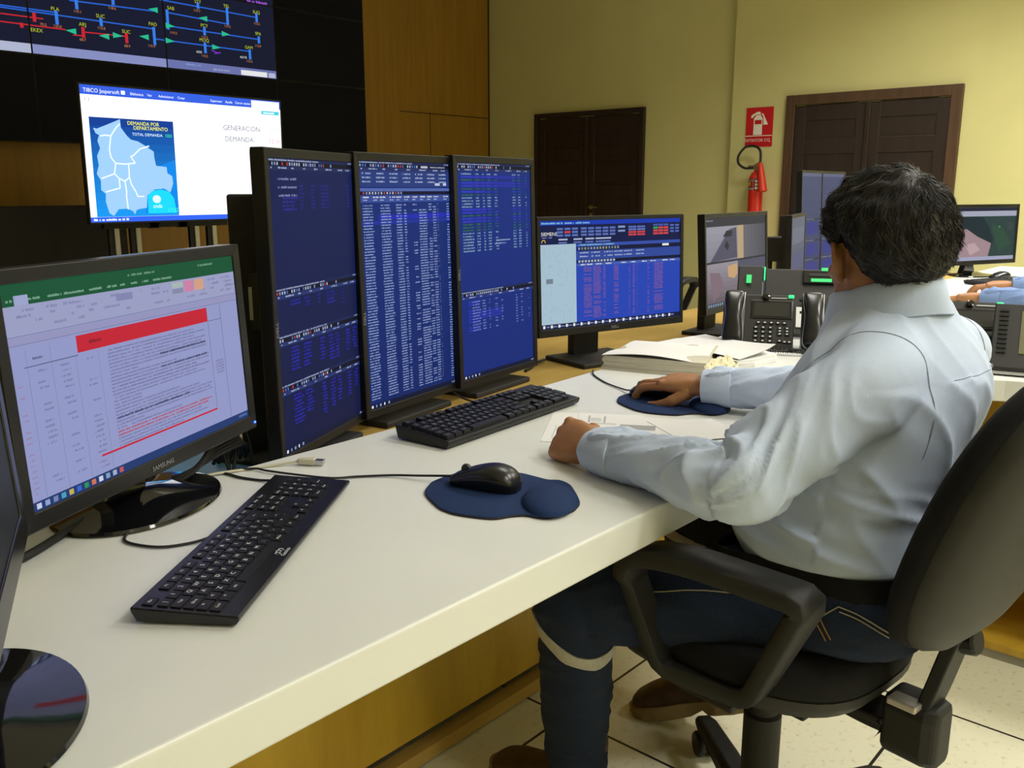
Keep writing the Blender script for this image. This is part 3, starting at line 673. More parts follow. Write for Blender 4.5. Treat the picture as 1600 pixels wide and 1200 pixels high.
def p_map(s):
    s.rect(0, 0, 1, 1, hexc('2c4644')); s.rect(0, 0, 1, .06, hexc('20243a')); s.rect(0, .06, 1, .16, hexc('b4b8cc')); s.rect(0, .93, 1, 1, hexc('b0b4d0'))
    s.poly([(0, .16), (.45, .16), (.56, .35), (.66, .62), (.60, .80), (.30, .5), (0, .3)], hexc('1c3038'))
    s.poly([(0, .35), (.22, .40), (.40, .55), (.62, .68), (.58, .93), (0, .93)], hexc('b0949c')); s.poly([(.2, .7), (.35, .66), (.45, .8), (.3, .9)], hexc('ccb0b4'))
    s.poly([(.6, .3), (.8, .4), (.95, .7), (.75, .85), (.66, .55)], hexc('2f5240')); s.rect(.72, .35, .75, .38, hexc('60a070')); s.poly([(.86, .25), (.97, .3), (.95, .45), (.87, .4)], hexc('3c4a48'))
def p_dark(s):
    s.grad(0, 0, 1, 1, hexc('3a3c3c'), hexc('26292a'), 6)
# ------------------------------------------------------------------ monitors on the operator's desk
G3 = 'upright portrait monitors in front of the operator'
monitor('left portrait monitor of the upright three, dim navy program windows', (1.033, 1.392, .992), R(-64.2), .3*pi/180, .324, .518, .017, p_left, .115, G3, logo='DELL', logo_rot=True, logo_up=-.03, back=.03)
monitor('middle portrait monitor of the upright three, filled with rows of white figures', (1.351, 1.487, .997), R(-78.9), R(1.1), .324, .518, .017, p_mid, .115, G3, logo='DELL', logo_rot=True, logo_up=-.06, back=.03)
monitor('right portrait monitor of the upright three, green and violet table rows', (1.687, 1.531, 1.001), R(-81.7), R(1.6), .324, .518, .017, p_right, .115, G3, logo='DELL', logo_rot=True, logo_up=.0, back=.03)
monitor('landscape monitor with bright blue program and pale map, right of the portrait three', (2.167, 1.509, .964), R(-104.3), R(2.5), .531, .299, .012, p_siemens, .11, bb=.022, logo='DELL', back=.025, neck_w=.10)
monitor('landscape monitor showing four grey security camera pictures, behind the phone', (2.919, 1.505, .956), R(-84.9), R(3.9), .531, .299, .014, p_cctv, .08, bb=.02, neck_w=.10)
sams = monitor('glossy round based monitor showing a pale spreadsheet with red bars, at left', (.589, 1.197, .960), R(-63.3), R(2.6), .477, .268, .018, p_sheet, .065, bb=.023, logo='SAMSUNG', hm='semig', stand='disc', surf=.75, t=.03, back=.03)
mb = MB(); mb.ball(sams[1] @ V((.477/2+.012, -.134-.013, .004)), .0020, 8, 6)
link('power_light', mb, M['blue_led'], sams[0])
# nearest monitor, cut off by the left edge of the view
monitor('nearest monitor, turned away at far left edge, on a glossy round base', (.229, .789, .990), R(-24.7), R(3), .477, .268, .018, p_dark, .065, bb=.030, hm='semig', stand='disc', surf=.75, t=.03, back=.03)
# ------------------------------------------------------------------ next work station along the desk
GS = 'portrait monitors of the far work station'
monitor('far portrait monitor left of the seated man\'s head, bluish screen', (4.427, 1.889, 1.013), R(-84.9), R(2.7), .297, .527, .012, p_faint, .11, GS, back=.03)
monitor('far portrait monitor mostly hidden behind the seated man\'s head', (4.74, 1.91, 1.013), R(-89), R(2), .297, .527, .012, p_faint, .11, GS, back=.03)
monitor('far narrow monitor seen nearly edge on, between security camera monitor and portrait screens', (3.96, 1.745, .93), R(-73), R(2), .477, .29, .014, p_faint2, .10, back=.03)
monitor('far landscape monitor showing an aerial map, right of the seated man\'s head', (5.161, 1.270, .97), R(-113), R(1.9), .477, .268, .018, p_map, .08, bb=.022, hm='semig', stand='disc', surf=.75, t=.03, back=.03)
monitor('far monitor only just in view at right edge, beyond the second man', (5.55, .62, .97), R(-160), R(1.9), .477, .268, .018, p_dark, .08, bb=.022, hm='semig', stand='disc', surf=.75, t=.03, back=.03)

# ------------------------------------------------------------------ computer tower behind the left monitors
pc = thing('computer_tower', 'slim black computer tower with white sticker between the spreadsheet monitor and portrait monitors', 'computer', (.966, 1.535, .69))
rot = Matrix.Translation((.966, 1.535, .69)) @ Matrix.Rotation(R(-32), 4, 'Z')
mb = MB(); mb.box((0, 0, .25), (.052, .14, .50), rot); link('case', mb, M['blackmat'], pc, bevel=.004)
mb = MB(); mb.box((.010, -.0715, .30), (.016, .002, .062), rot); link('sticker', mb, M['sticker'], pc)

# ================================================================== KEYBOARDS
ROWS = [  # (row y in key units from the front, keys as (label, width))
    (0, [('Ctrl', 1.25), ('*', 1.25), ('Alt', 1.25), ('', 6.25), ('AltGr', 1.25), ('*', 1.25), ('=', 1.25), ('Ctrl', 1.25), None, ('<', 1), ('v', 1), ('>', 1), None, ('0 Ins', 2), ('. Supr', 1)]),
    (1, [('^', 1.25), ('<', 1), ('Z', 1), ('X', 1), ('C', 1), ('V', 1), ('B', 1), ('N', 1), ('M', 1), (';', 1), (':', 1), ('-', 1), ('^', 2.75), 'g', ('^', 1), 'h', None, ('1 Fin', 1), ('2', 1), ('3', 1), ('Intro', 1)]),
    (2, [('Bloq', 1.75), ('A', 1), ('S', 1), ('D', 1), ('F', 1), ('G', 1), ('H', 1), ('J', 1), ('K', 1), ('L', 1), ('N', 1), ('{', 1), ('}', 1), ('<-', 1.25), 'n', ('4', 1), ('5', 1), ('6', 1)]),
    (3, [('Tab', 1.5), ('Q', 1), ('W', 1), ('E', 1), ('R', 1), ('T', 1), ('Y', 1), ('U', 1), ('I', 1), ('O', 1), ('P', 1), ('[', 1), ('+', 1), ('<-', 1.5), None, ('Supr', 1), ('Fin', 1), ('AvPg', 1), None, ('7', 1), ('8', 1), ('9', 1), ('+', 1)]),
    (4, [('|', 1), ('1', 1), ('2', 1), ('3', 1), ('4', 1), ('5', 1), ('6', 1), ('7', 1), ('8', 1), ('9', 1), ('0', 1), ('?', 1), ('!', 1), ('<--', 2), None, ('Ins', 1), ('Ini', 1), ('RePg', 1), None, ('Bloq', 1), ('/', 1), ('*', 1), ('-', 1)]),
    (5.2, [('Esc', 1), 's', ('F1', 1), ('F2', 1), ('F3', 1), ('F4', 1), 'q', ('F5', 1), ('F6', 1), ('F7', 1), ('F8', 1), 'q', ('F9', 1), ('F10', 1), ('F11', 1), ('F12', 1), None, ('Impr', 1), ('Bloq', 1), ('Pausa', 1)])]
def keyboard(label, c, ang, L, D, z0, hf, hr, key_h, body_m, leg_m, gap, front_strip, group, big=1.0, logo=None):
    rot = Matrix.Translation((c[0], c[1], z0)) @ Matrix.Rotation(ang, 4, 'Z')
    r = thing('keyboard', label, 'keyboard', (c[0], c[1], z0), group)
    sl = math.atan((hr-hf)/D)
    mb = MB(); x, y = L/2, D/2
    prof = [(-y+.004, .001), (y-.006, .001), (y, hr-.004), (y, hr), (-y, hf), (-y, hf*.6)]
    mb.rings([[rot @ V((xx, a, b)) for a, b in prof] for xx in (-x, x)]); link('case', mb, M[body_m], r, bevel=.0015)
    top = rot @ Matrix.Translation((0, -y, hf)) @ Matrix.Rotation(sl, 4, 'X')
    uL = 22.75; ku = (L-.012)/uL; kv = (D-.010-front_strip)/6.35
    for ry, keys in ROWS:
        xk = 0.; yk = front_strip+.004+ry*kv
        for k in keys:
            if k is None: xk += .25+(0 if True else 0); continue
            if k == 'g': xk += 1.25; continue
            if k == 'h': xk += 1; continue
            if k == 'n': xk += 3.5; continue
            if k in ('s',): xk += 1; continue
            if k in ('q',): xk += .5; continue
            t, w_ = k
            x0 = -L/2+.006+xk*ku; x1 = x0+w_*ku; g = gap/2; mb = MB()
            base = [(x0+g, yk+g), (x1-g, yk+g), (x1-g, yk+kv-g), (x0+g, yk+kv-g)]
            if t in ('Intro',) or (t == '+' and ry == 3 and xk > 20): base = [(x0+g, yk+g), (x1-g, yk+g), (x1-g, yk+2*kv-g), (x0+g, yk+2*kv-g)] if t == 'Intro' else base
            mb.prism(base, -.001, key_h, top, .86 if key_h > .003 else .97)
            if t:
                mb.cur = 1; sz = kv*.30*big if len(t) == 1 else kv*.19*big
                add_text(mb, t, top @ Matrix.Translation(((x0+x1)/2, yk+kv*.42, key_h+.0002)), sz, 'c', 2, 1.15)
            link('key', mb, [M['key'], M[leg_m]], r); xk += w_
    if logo: logo(r, top)
    return r
def kb_logo(r, top):
    mb = MB(); add_text(mb, 'Genius', top @ Matrix.Translation((-.055, .0045, .0006)), .0055, 'c', 2, 1.1)
    for a in range(3): mb.lathe([(.0026, 0), (.0034, .0002)], top @ V((-.062+a*.006, .0145+.001*(a % 2), .0006)), top.to_3x3() @ V((0, 0, 1)), 14, cap=False)
    link('logo', mb, M['legend'], r)
GK = 'black computer keyboards on the white desk'
keyboard('slim black keyboard with white legends, in front of the spreadsheet monitor', (.605, .966), R(36.7), .452, .118, .752, .011, .017, .0016, 'semig', 'legend', .0022, .018, GK, 1.25, kb_logo)
keyboard('black keyboard with raised keys and grey legends, under the upright portrait monitors', (1.272, 1.165), R(5.0), .432, .128, .752, .014, .026, .0065, 'black', 'legend2', .0016, .004, GK, 1.0)
keyboard('far black keyboard on the second man\'s desk, below the aerial map', (4.86, 1.10), R(-20), .40, .12, .752, .012, .018, .003, 'black', 'legend2', .002, .006, GK)

# ================================================================== MOUSE PADS AND MICE
PADO = [(0.875, 0.943), (0.905, 0.967), (0.93, 0.976), (0.979, 0.975), (1.024, 0.949), (1.042, 0.903), (1.045, 0.868), (1.046, 0.844), (1.056, 0.828), (1.052, 0.808), (1.038, 0.788), (1.001, 0.748), (0.978, .736), (0.959, 0.732), (0.923, 0.74), (0.910, .752), (0.905, 0.77), (0.889, 0.784), (0.864, 0.798), (0.845, 0.842), (0.843, .868), (0.849, 0.892)]
def mouse_pad(label, dx, dy):
    o = [(p.x+dx, p.y+dy) for p in spline([(a, b, 0) for a, b in PADO], 4, True)]
    cx, cy = sum(p[0] for p in o)/len(o), sum(p[1] for p in o)/len(o)
    r = thing('mouse_pad', label, 'mouse pad', (cx, cy, .7502), 'navy mouse pads with wrist rest')
    f = lambda k: [(cx+(a-cx)*k, cy+(b-cy)*k) for a, b in o]
    mb = MB(); mb.rings([[V((a, b, z)) for a, b in f(k)] for k, z in ((1, .7502), (1.002, .7525), (.995, .7533))]); link('rubber_base', mb, M['padedge'], r)
    mb = MB(); mb.rings([[V((a, b, z)) for a, b in f(k)] for k, z in ((.996, .7528), (.996, .7540), (.985, .7546), (.5, .7548))]); link('cloth', mb, M['padblue'], r, smooth=True)
    mb = MB(); lx, ly = .967+dx, .778+dy
    rs = []
    for i in range(9):
        a = i/8*pi/2; k, z = cos(a), sin(a)
        rs.append([V((lx + (.066*cos(t)*k*cos(R(38)) - .040*sin(t)*k*sin(R(38))), ly + (.066*cos(t)*k*sin(R(38)) + .040*sin(t)*k*cos(R(38))), .7545+.017*z)) for t in [2*pi*j/40 for j in range(40)]])
    mb.rings(rs); link('wrist_rest', mb, M['padblue'], r, smooth=True)
    return r
mouse_pad('navy mouse pad with wrist rest, near the front edge of the desk', 0, 0)
mouse_pad('navy mouse pad under the seated man\'s right hand', .675, .116)
def mouse(label, c, ang, zb, cable, group, L=.112, W=.060, H=.037):
    r = thing('computer_mouse', label, 'mouse', (c[0], c[1], zb), group)
    rot = Matrix.Translation((c[0], c[1], zb)) @ Matrix.Rotation(ang, 4, 'Z')      # local +Y is the front
    st = [(-1, .30, .35, 0), (-.93, .62, .60, 0), (-.75, .86, .86, 0), (-.45, 1, 1, 0), (-.1, .98, .99, 0), (.3, .93, .83, 0), (.65, .92, .62, 0), (.88, .84, .46, 0), (1, .55, .30, 0)]
    sec = [(sin(t), cos(t)) for t in [2*pi*j/28 for j in range(28)]]
    def ring(y, wx, hz):
        out = []
        for sx, cz in sec:
            z = hz*H*(.5+.5*cz) if cz > -.6 else 0.001
            xw = W/2*wx*math.copysign(abs(sx)**.75, sx)
            out.append(rot @ V((xw, y*L/2, max(.001, z))))
        return out
    mb = MB(); mb.rings([ring(p.x, p.y, p.z) for p in spline([(a, b, c_) for a, b, c_, d in st], 4)]); link('shell', mb, M['semig'], r, smooth=True, angle=60)
    mb = MB(); mb.lathe([(.0075, -.0035), (.0085, -.001), (.0085, .001), (.0075, .0035)], rot @ V((0, L*.30, H*.63)), rot.to_3x3() @ V((1, 0, 0)), 20); link('scroll_wheel', mb, M['greyp'], r, smooth=True)
    if cable: mb = MB(); mb.tube([rot @ V((0, L*.49, .009))] + cable, .0019); link('cable', mb, M['hose'], r, smooth=True)
    return r
GM = 'black computer mice'
mouse('black mouse alone on the near navy pad', (.955, .893), R(15), .7548, [(.918, 1.005, .757), (.900, 1.045, .7535), (.86, 1.085, .7525), (.826, 1.105, .754), (.80, 1.16, .754), (.78, 1.215, .754), (.775, 1.24, .7535), (.745, 1.262, .7535)], GM)
mouse('black mouse held under the seated man\'s right hand', (1.650, 1.030), R(22), .7548, [(1.66, 1.12, .7545), (1.70, 1.20, .7525), (1.755, 1.275, .7525), (1.80, 1.31, .7525), (1.83, 1.34, .72)], GM)
mouse('far black mouse on the desk below the aerial map monitor', (5.10, 1.16), R(60), .751, None, GM)

# ================================================================== PAPERS
bk = thing('document_stack', 'thick bound stack of printed sheets lying beside the mouse hand', 'document', (2.02, 1.20, .7502))
def sheet_ring(pts, z): return [V((a, b, z)) for a, b in pts]
BKO = [(1.838, 1.312), (1.870, 1.185), (1.912, 1.062), (2.05, 1.12), (2.16, 1.165), (2.10, 1.285), (2.075, 1.37), (1.95, 1.345)]
mb = MB(); rs = []
for i in range(9):
    z = .7502+.034*i/8; j = [(a+random.uniform(-.002, .002)+.010*i/8, b+random.uniform(-.002, .002)+.004*sin(i*1.3)) for a, b in BKO]
    rs.append(sheet_ring(j, z))
mb.rings(rs); link('page_block', mb, M['paperedge'], bk)
mb = MB(); n = 14
def bend(u, v):
    a = V((1.846, 1.318, 0)).lerp(V((1.920, 1.064, 0)), u); b = V((2.085, 1.375, 0)).lerp(V((2.168, 1.168, 0)), u); p = a.lerp(b, v)
    p.z = .7848+.007*sin(u*pi*1.2)*(.5+.5*cos(v*pi*.7))+.006*max(0, u-.75)*4*v+.002*sin(v*9+u*3); return p
for k in (0, 1):
    g = [[bend(i/n, j/n)+V((0, 0, -.0014*k)) for j in range(n+1)] for i in range(n+1)]
    vs = [p for row in g for p in row]; mb.add(vs, [((i*(n+1)+j), (i*(n+1)+j+1), ((i+1)*(n+1)+j+1), ((i+1)*(n+1)+j)) for i in range(n) for j in range(n)])
link('top_sheet', mb, M['paper'], bk, smooth=True)
fl = thing('paper_pile', 'flat pile of large white sheets between the document stack and the phone', 'paper', (2.2, 1.18, .7502))
mb = MB(); FP = [(2.178, 1.15), (2.125, 1.285), (2.11, 1.36), (2.26, 1.352), (2.365, 1.31), (2.30, 1.16), (2.215, 1.015), (2.10, 1.02), (2.055, 1.045), (2.06, 1.105)]
mb.rings([sheet_ring([(a+random.uniform(-.002, .002), b+random.uniform(-.002, .002)) for a, b in FP],   .7502+.0028*i) for i in range(9)]); link('sheets', mb, M['paper'], fl)
mb = MB(); gx = 18
for i in range(gx+1): pass
P0, P1, P2, P3 = V((2.065, 1.045, 0)), V((2.13, 1.345, 0)), V((2.37, 1.315, 0)), V((2.212, 1.018, 0))
def fb(u, v):
    p = P0.lerp(P1, v).lerp(P3.lerp(P2, v), u); p.z = .7755+.010*max(0, u*1.1-v)**2*2+.004*sin(v*5+u*4)*(1-u); return p
for k in (0, 1):
    g = [[fb(i/gx, j/gx)+V((0, 0, -.0012*k)) for j in range(gx+1)] for i in range(gx+1)]
    mb.add([p for row in g for p in row], [((i*(gx+1)+j), (i*(gx+1)+j+1), ((i+1)*(gx+1)+j+1), ((i+1)*(gx+1)+j)) for i in range(gx) for j in range(gx)])
link('top_sheet', mb, M['paper'], fl, smooth=True)
def crumple(u, v):
    a = V((1.915, 1.055, .754)).lerp(V((2.035, 1.022, .754)), u); p = a + V((.030, .050, .026))*v
    p.z += .007*abs(noise.noise(V((u*5, v*4, 2))))*2; p.x += .008*noise.noise(V((u*7, v*7, 9))); return p
mb = MB(); nu, nv = 22, 8
for k in (0, 1):
    g = [[crumple(i/nu, j/nv)-V((0, 0, .0015*k)) for j in range(nv+1)] for i in range(nu+1)]
    mb.add([p for row in g for p in row], [((i*(nv+1)+j), (i*(nv+1)+j+1), ((i+1)*(nv+1)+j+1), ((i+1)*(nv+1)+j)) for i in range(nu) for j in range(nv)])
solo('torn_paper', mb, M['cream'], 'crumpled cream scrap of torn paper at the near end of the document stack', 'paper')
def printed(name, label, quad, z, marks, grp):
    a, b, c_, d = [V((*q, z)) for q in quad]
    mb = MB(); up = V((0, 0, .0006)); mb.col = (.80, .79, .78)
    mb.add([a, b, c_, d, a+up, b+up, c_+up, d+up], [(3, 2, 1, 0), (4, 5, 6, 7), (0, 1, 5, 4), (1, 2, 6, 5), (2, 3, 7, 6), (3, 0, 4, 7)])
    up2 = up+V((0, 0, .0002)); f = lambda u, v: a.lerp(b, u).lerp(d.lerp(c_, u), v)+up2
    for u0, v0, u1, v1, col in marks: mb.col = col; mb.quad(f(u0, v0), f(u0, v1), f(u1, v1), f(u1, v0))
    mb.f = [list(x) for x in mb.f]
    return solo(name, mb, M['print'], label, 'paper', grp)
GP = 'printed sheets under the left hand'
gk = (.42, .43, .45)
rowm = [(.12, .1+.035*i, .12+random.uniform(.2, .5), .108+.035*i, (.5, .5, .52)) for i in range(14)]
printed('printed_sheet', 'printed white sheet lying crooked under the man\'s left fist', [(1.215, 1.00), (1.40, 1.118), (1.50, .965), (1.30, .855)], .7503, [(.55, .16, .62, .22, (.5, .12, .10))]+rowm, GP)
printed('printed_sheet', 'printed white sheet with a grey block, between the man\'s two forearms', [(1.225, .93), (1.43, 1.075), (1.545, .835), (1.38, .755)], .7511,
        [(.52, .33, .68, .60, (.36, .37, .37)), (.70, .08, .92, .095, gk), (.70, .20, .92, .215, gk), (.74, .10, .86, .18, (.6, .6, .6)), (.66, .10, .70, .3, (.6, .6, .62))], GP)
printed('printed_sheet', 'blank white sheet with rounded corner beside the man\'s left cuff', [(1.38, .80), (1.46, .93), (1.56, .845), (1.50, .725)], .7519, [], GP)

# ================================================================== PHONES
def coil(mb, pts, r, pitch, wire):
    p = spline(pts, 40); fr = frames(p); out = []; acc = 0
    for i, (q, (t, u, w_)) in enumerate(zip(p, fr)):
        if i: acc += (p[i]-p[i-1]).length
        a = acc/pitch*2*pi; out.append(q+(u*cos(a)+w_*sin(a))*r*1.3)
    mb.tube(out, wire, 5, smooth=False)
def phone(label, c, yaw, group, card=False, cordpts=None, wide=.20, tall=.185, face=48, console=False, hx=-.070, scale=1.0):
    """local x right, y away from the user, z up; yaw = direction the face looks at"""
    rot = Matrix.Translation((c[0], c[1], .7502)) @ Matrix.Rotation(yaw+pi/2, 4, 'Z') @ Matrix.Scale(scale, 4)
    r = thing('desk_phone', label, 'phone', (c[0], c[1], .7502), group)
    a = R(face); top = rot @ Matrix.Translation((0, 0, .014)) @ Matrix.Rotation(a, 4, 'X')
    mb = MB(); w2 = wide/2
    mb.rings([[rot @ V((x, y, z)) for y, z in ((0, .006), (0, .014), (tall*cos(a), .014+tall*sin(a)), (tall*cos(a)+.012, tall*sin(a)), (.10, .006))] for x in (-w2, w2)])
    link('body', mb, M['greyp'], r, bevel=.004, seg=3)
    mb = MB(); mb.box((0, .05, .003), (wide+.002, .105, .006), rot); link('silver_foot', mb, M['silver'], r, bevel=.002)
    if not console:
        mb = MB(); mb.box((.035, tall*.70, .001), (.115, .062, .003), top); link('screen_bezel', mb, M['semig'], r, bevel=.003)
        mb = MB(); mb.box((.035, tall*.70, .0028), (.098, .046, .001), top); link('display', mb, M['lcd'], r)
        mb = MB(); mb.box((.055, tall*.925, .0012), (.045, .004, .002), top); link('name_strip', mb, M['silver'], r)
        mb = MB(); mb.lathe([(.010, 0), (.010, .008), (.006, .010), (.004, .010)], top @ V((.018, tall*.94, 0)), top.to_3x3() @ V((0, 0, 1)), 20); link('camera_eye', mb, M['gloss'], r)
        mb = MB(); mb.box((.088, tall*.96, .002), (.016, .010, .006), top); link('message_light', mb, M['green_led'], r, bevel=.002)
        B = [(.0, .44), (.018, .44), (.036, .44), (.054, .44), (.072, .44)]
        B += [(x, y) for y in (.345, .26, .175, .09) for x in (-.006, .014, .034)] + [(x, y) for y in (.34, .285, .23) for x in (.060, .080)] + [(.060, .10), (.074, .085), (.087, .085)]
        for x, y in B:
            mb = MB(); mb.box((x, tall*y, .0015), (.0125, .0085, .004), top); mb.cur = 1; mb.box((x, tall*y, .0038), (.006, .0035, .0006), top); link('button', mb, [M['key'], M['legend']], r)
    # handset standing in its cradle at the left
    if not console:
        mb = MB(); L = tall*1.02
        st = [(-.02, .40, .010), (.0, .9, .018), (.06, 1.0, .024), (.20, .98, .026), (.45, .80, .033), (.70, .84, .032), (.88, 1.0, .028), (.96, .95, .022), (1.0, .55, .012)]
        rs = []
        for q in spline([(y, wx, h) for y, wx, h in st], 5):
            y, wx, h = q.x*L, .0265*q.y, q.z
            zb = .004+.012*sin(max(0, min(1, q.x))*pi)
            rs.append([top @ V((hx+wx*math.copysign(abs(cos(t))**.7, cos(t)), y, zb+(h-.004)*(.5+.5*math.copysign(abs(sin(t))**.8, sin(t))))) for t in [2*pi*j/24 for j in range(24)]])
        mb.rings(rs); hs = link('handset', mb, M['semig'], r, smooth=True, angle=70)
        mb = MB(); ee = [top @ V((hx+x, y*L, .012+.012*sin(max(0, min(1, y))*pi))) for x, y in ((.0285, .96), (.0275, .75), (.0235, .5), (.0275, .2), (.0275, .03), (.018, -.035), (0, -.045), (-.018, -.035), (-.0275, .03), (-.0275, .2), (-.0235, .5), (-.0275, .75), (-.0285, .96))]
        mb.tube(ee, .0012, 6); link('chrome_edge', mb, M['silver'], hs)
        mb = MB(); mb.box((hx, tall*.5, .003), (.060, tall*1.0, .010), top); link('cradle', mb, M['semig'], r, bevel=.003)
    if console:
        mb = MB(); mb.box((.045, tall*.86, .004), (.10, .050, .010), top); link('screen_bezel', mb, M['semig'], r, bevel=.003)
        for y in (.97, .80): mb = MB(); mb.box((.05 if y < .9 else .065, tall*y, .0095), (.062 if y < .9 else .03, .012, .002), top); link('display', mb, M['green_lcd'], r)
        mb = MB(); mb.box((.05, tall*.885, .0095), (.072, .010, .002), top); link('name_strip', mb, M['greyp'], r)
        for i in range(12): mb = MB(); mb.box((-.005+.02*(i % 4), tall*(.52-.10*(i//4)), .002), (.014, .009, .004), top); link('button', mb, M['key'], r)
        mb = MB(); mb.box((.0, tall*.25, .003), (.045, .075, .001), top); link('name_card', mb, M['paper'], r)
        mb = MB(); mb.rings([[rot @ V((x, y, z)) for y, z in ((.0, .006), (0, .016), (tall*cos(a)*1.02, .018+tall*sin(a)*1.02), (tall*cos(a)+.012, tall*sin(a)), (.10, .006))] for x in (-w2-.085, -w2-.004)]); link('side_module', mb, M['greyp'], r, bevel=.004)
        mb = MB(); mb.box((-w2-.05, tall*.80, .008), (.016, .032, .002), top); link('display', mb, M['green_lcd'], r)
        mb = MB(); mb.box((-w2-.002, tall*.9, .004), (.004, .05, .006), top); link('message_light', mb, M['green_led'], r)
    if cordpts:
        mb = MB(); coil(mb, [rot @ V(p) for p in cordpts], .0052, .0042, .0016); link('coiled_cord', mb, M['hose'], r, smooth=True)
    return r
GPH = 'black desk phones on the white desk'
YP = R(206)
phone('black desk phone with silver foot, next to the paper pile', (2.345, 1.135), YP, GPH, cordpts=[(-.06, .01, .022), (-.045, -.02, .010), (.0, -.035, .008), (.045, -.045, .012), (.09, -.055, .014), (.135, -.05, .012), (.175, -.02, .010), (.165, .03, .010), (.155, .06, .012)], wide=.195, tall=.175, face=50)
phone('black phone console with green lit displays, behind the nearest phone', (2.62, 1.12), YP, GPH, console=True, wide=.24, tall=.25, face=48, hx=-.10)
phone('black desk phone half hidden by the seated man\'s chest', (2.435, .935), YP, GPH, wide=.20, tall=.18, face=48, cordpts=[(-.07, .0, .02), (-.085, -.03, .010), (-.07, -.06, .008), (-.04, -.05, .008), (-.06, -.02, .008)])
phone('black desk phone behind the man\'s right shoulder, green message light', (2.455, .625), R(200), GPH, wide=.19, tall=.19, face=50)
mod = thing('phone_module', 'black key module with big pale display beside the phone at right edge', 'phone module', (2.45, .468, .7502))
rot = Matrix.Translation((2.43, .468, .7502)) @ Matrix.Rotation(R(193)+pi/2, 4, 'Z'); top = rot @ Matrix.Translation((0, 0, .02)) @ Matrix.Rotation(R(50), 4, 'X')
mb = MB(); mb.rings([[rot @ V((x, y, z)) for y, z in ((0, .012), (0, .02), (.19*cos(R(50)), .02+.19*sin(R(50))), (.19*cos(R(50))+.012, .19*sin(R(50))), (.10, .012))] for x in (-.085, .085)]); link('body', mb, M['greyp'], mod, bevel=.004, seg=3)
mb = MB(); mb.box((0, .05, .008), (.172, .105, .008), rot); link('silver_foot', mb, M['silver'], mod, bevel=.002)
mb = MB(); mb.box((0, .05, .002), (.10, .06, .004), rot); link('stand', mb, M['black'], mod)
mb = MB(); mb.box((.022, .105, .0008), (.092, .125, .002), top); link('display', mb, M['lcd2'], mod)
for sx in (-.062,):
    for i in range(10): mb = MB(); mb.box((sx, .045+.0135*i, .001), (.02, .006, .004), top); link('button', mb, M['key'], mod)
mb = MB(); mb.box((.0, .028, .001), (.012, .006, .003), top); link('power_light', mb, M['green_led'], mod)

# ================================================================== CABLES AND SMALL THINGS ON THE DESK
def cable(label, pts, r=.0025, m='hose', grp=None, name='cable'):
    mb = MB(); mb.tube(pts, r, 7); return solo(name, mb, M[m], label, 'cable', grp, smooth=True)
us = thing('usb_cable', 'beige cable with a bare metal plug lying on the white desk', 'cable', (.80, 1.25, .7502))
mb = MB(); mb.tube([(.66, 1.30, .74), (.70, 1.268, .7535), (.76, 1.252, .7525), (.80, 1.238, .7525), (.838, 1.215, .756)], .0022, 8); link('cord', mb, M['usb'], us, smooth=True)
rot = Matrix.Translation((.848, 1.202, .757)) @ Matrix.Rotation(R(-57), 4, 'Z')
mb = MB(); mb.rings([[rot @ V((x, y*k, z*k)) for y, z in ((-.007, -.0055), (.007, -.0055), (.007, .0055), (-.007, .0055))] for x, k in ((-.016, .45), (-.010, .9), (.016, 1.0))]); link('grip', mb, M['usb'], us, bevel=.0015)
mb = MB(); mb.box((.0235, 0, 0), (.015, .0115, .0075), rot); link('plug', mb, M['usbmetal'], us, bevel=.0008)
GC = 'black cables bundled behind the spreadsheet monitor'
cable('thin black keyboard cord looping out from under the round monitor base', [(.515, 1.135, .753), (.490, 1.100, .7525), (.508, 1.050, .7525), (.545, 1.030, .7525), (.575, 1.022, .756)], .0019)
cable('thick black flat cable running left from the round monitor base', [(.50, 1.215, .757), (.44, 1.175, .756), (.38, 1.135, .756), (.30, 1.10, .756), (.22, 1.06, .756)], .0055)
cable('thin black cord crossing the white desk to the slim keyboard', [(.70, 1.275, .7525), (.728, 1.262, .7525), (.735, 1.22, .7525), (.748, 1.185, .7525), (.756, 1.158, .756)], .0021)
for i in range(7):
    k = i*.011
    cable('black cable in the arched bundle behind the round based monitor, strand %s' % ['lowest', 'second lowest', 'third up', 'middle', 'third from top', 'second from top', 'topmost'][i],
          [(.61+k*.3, 1.275-k*.3, .757), (.68, 1.285-k*.5, .760+k*.2), (.74+k*.2, 1.305+k*.2, .768+k*.45), (.80, 1.335, .768+k*.5), (.85-k*.3, 1.385+k*.4, .75+k*.3), (.88-k, 1.44, .71)], .0036, grp=GC)
for i, (x, y) in enumerate(((.805, 1.39), (.822, 1.41), (.842, 1.415), (.862, 1.41))):
    cable('short black cable hanging down to the shelf beside the portrait monitors, %s of four' % ['first', 'second', 'third', 'fourth'][i],
          [(x-.01+.012*(i % 2), y+.05, .86), (x+.004, y+.02, .80), (x+.003*i, y, .75), (x+.01-.01*(i % 3), y-.01, .696)], .0032, grp=GC)
mb = MB(); mb.prism([(.66, 1.30), (1.02, 1.325), (1.05, 1.56), (.90, 1.60), (.66, 1.55)], .6902, .696); solo('blue_sheet', mb, M['bluesheet'], 'flat blue sheet under the cables behind the spreadsheet monitor', 'folder')  # flat glossy blue sheet covering the shelf under the cables
cable('black cable lying in coils on the wooden shelf behind the landscape monitor', [(1.90, 1.62, .694), (1.98, 1.66, .695), (2.02, 1.74, .695), (1.95, 1.80, .695), (1.90, 1.74, .70), (1.96, 1.66, .701), (2.06, 1.68, .697)], .0045)
